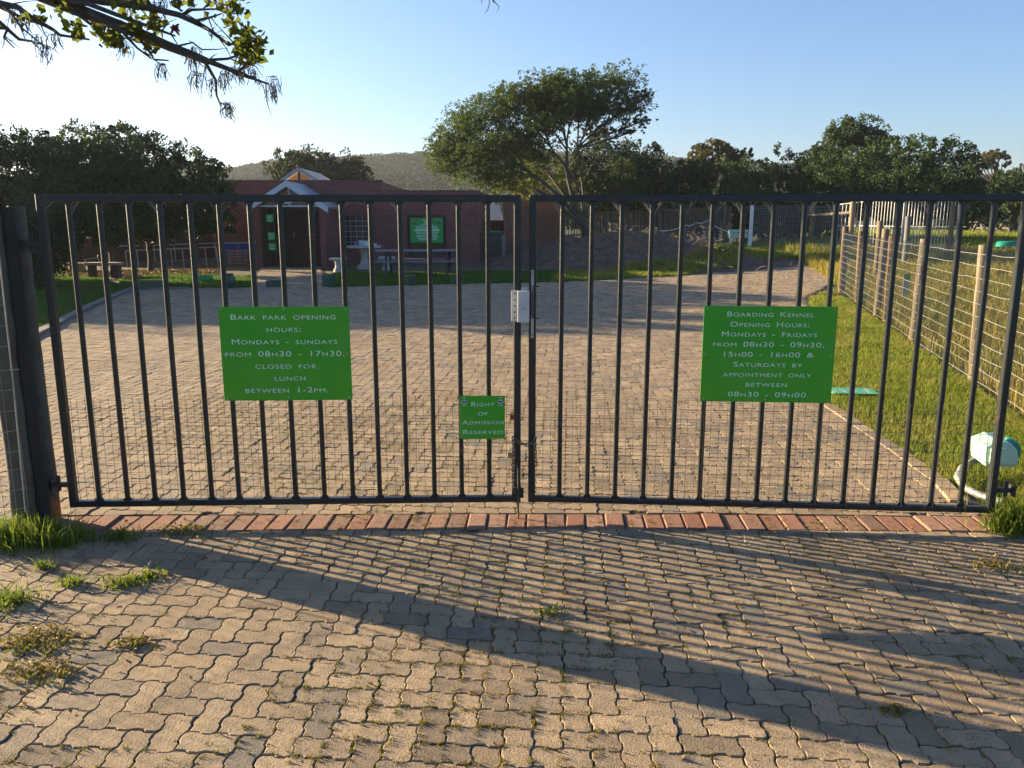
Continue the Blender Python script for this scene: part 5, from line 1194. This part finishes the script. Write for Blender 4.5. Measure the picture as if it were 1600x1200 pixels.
# mint toothed panel, mesh fence panel, timber gate
p = ground(At(1156,385,34.2).x, 34.2); t = thing('dog_ramp', 'pale mint plastic bench shaped frame left of the white mesh post', 'play equipment', p)
MB().box(-.45,0,.42,.42,.35,.78).build('panel', M['mint'], t, bevel=.02)
for x in (-.40,.34): MB().box(x,.02,-.05,x+.07,.30,.419).build('leg', M['mint'], t)
mb = MB()
for x in (-.3,-.12,.06,.24): mb.box(x,-.006,.62,x+.07,-.001,.66)
mb.build('slot', M['black'], t)
YM = 34.0; a, b = At(1174,350,YM), At(1335,350,YM); z1 = Zz(323,YM)
pA = ground(a.x, YM); wire_panel('mesh_panel', 'grey welded mesh fence with white end post', pA, ground(b.x, YM), .08, z1-pA.z, .085, .085, .0042, M['steel'], wob=.002)
for px, Y, top, r, m, lab in [(1174,33.9,321,.075,'white','white post at the left end of the mesh fence'),(1269,33.8,323,.085,'pole','yellowish timber post in the middle of the mesh fence'),(1331,31.5,313,.10,'pole','round timber post at the left end of the white gates')]:
    p = ground(At(px,345,Y).x, Y); h = At(px,top,Y).z-p.z; t = thing('fence_post', lab, 'post', p); MB().tube([(0,0,-.1),(0,0,h)], r, 12).build('pole', M[m], t, smooth=50)
a, b = At(1262,337,33.6), At(1333,332,31.6); t = thing('timber_rail', 'round timber rail across the mesh fence to the white gates', 'rail', a); MB().tube([(0,0,0), b-a], .06, 10).build('pole', M['pole'], t, smooth=50)
a = ground(At(1268,386,33.3).x, 33.3); b = ground(At(1335,386,32.8).x, 32.8); t = thing('concrete_sill', 'low concrete sill under the mesh fence', 'kerb', a); MB().bar((0,0,.05), b-a+Vector((0,0,.05)), .22, .26, .02).build('block', M['concrete'], t)
# white double gate
def white_gate(label, pa, pb, ha, hb, n):
    a, b = ground(*pa), ground(*pb); t = thing('white_gate', label, 'gate', a, 0, 'white tube gates'); d = b-a; up = lambda f, h: d*f+Vector((0,0,h))
    MB().tube([up(0,.08),up(0,ha),up(1,hb),up(1,.08),up(0,.08)], .026, 6).tube([up(0,ha*.52),up(1,hb*.52)], .022, 6).build('frame', M['whitegate'], t)
    for k in range(1, n): f = k/n; MB().tube([up(f,.08),up(f,ha+(hb-ha)*f)], .016, 5).build('bar', M['whitegate'], t)
h_ = lambda px, py, Y: At(px,py,Y).z-float(gz(At(px,py,Y).x, Y))
p3 = [(1303,320,33.0),(1352,315,31.0),(1412,313,29.4),(1497,308,27.6)]
for k in range(3):
    (x0,y0,Y0),(x1,y1,Y1) = p3[k], p3[k+1]; A, B = At(x0,345,Y0), At(x1,345,Y1)
    white_gate(['short white gate panel behind the round timber post','middle white tube gate leaf behind the wire fence','widest white tube gate leaf, at the right end'][k], (A.x+.03,A.y), (B.x-.03,B.y), h_(x0,y0,Y0), h_(x1,y1,Y1), [8,12,16][k])
p = ground(At(1500,345,27.5).x, 27.5); t = thing('gate_post', 'square grey steel post at the right end of the white gates', 'post', p); MB().bar((0,0,-.1),(0,0,h_(1500,307,27.5)), .12,.12,.01).build('shaft', M['steel'], t); MB().box(-.075,-.075,1.25,.075,.075,1.32).build('strap', M['black'], t)
# teal tank in the far field
p = ground(At(1578,392,30).x, 30); t = thing('water_trough', 'teal plastic trough upside down in the field at the right edge', 'trough', p)
MB().lathe((0,0,-.02), [(.56,0),(.56,.22),(.50,.24),(.44,.44),(.40,.47)], 24).build('shell', M['binteal'], t, smooth=45); MB().box(-.66,-.06,.02,-.545,.06,.24).build('lug', M['binteal'], t, bevel=.02); COL.objects[-2].scale = (1.15, .8, 1)

# ================================================================== THE AIR
def haze():
    m = bpy.data.materials.new('thin_haze'); m.use_nodes = True; t = m.node_tree; t.nodes.clear()
    out = t.nodes.new('ShaderNodeOutputMaterial'); v = t.nodes.new('ShaderNodeVolumePrincipled'); v.inputs['Density'].default_value = 0.0003; v.inputs['Color'].default_value = (.85,.9,1,1); v.inputs['Anisotropy'].default_value = .3
    t.links.new(v.outputs[0], out.inputs['Volume'])
    o = MB().box(-950,-350,-1.1,950,1260,70).build('haze', m); tag(o, kind='stuff')
    o['label'] = 'thin pale haze in the air over the whole place'
haze()
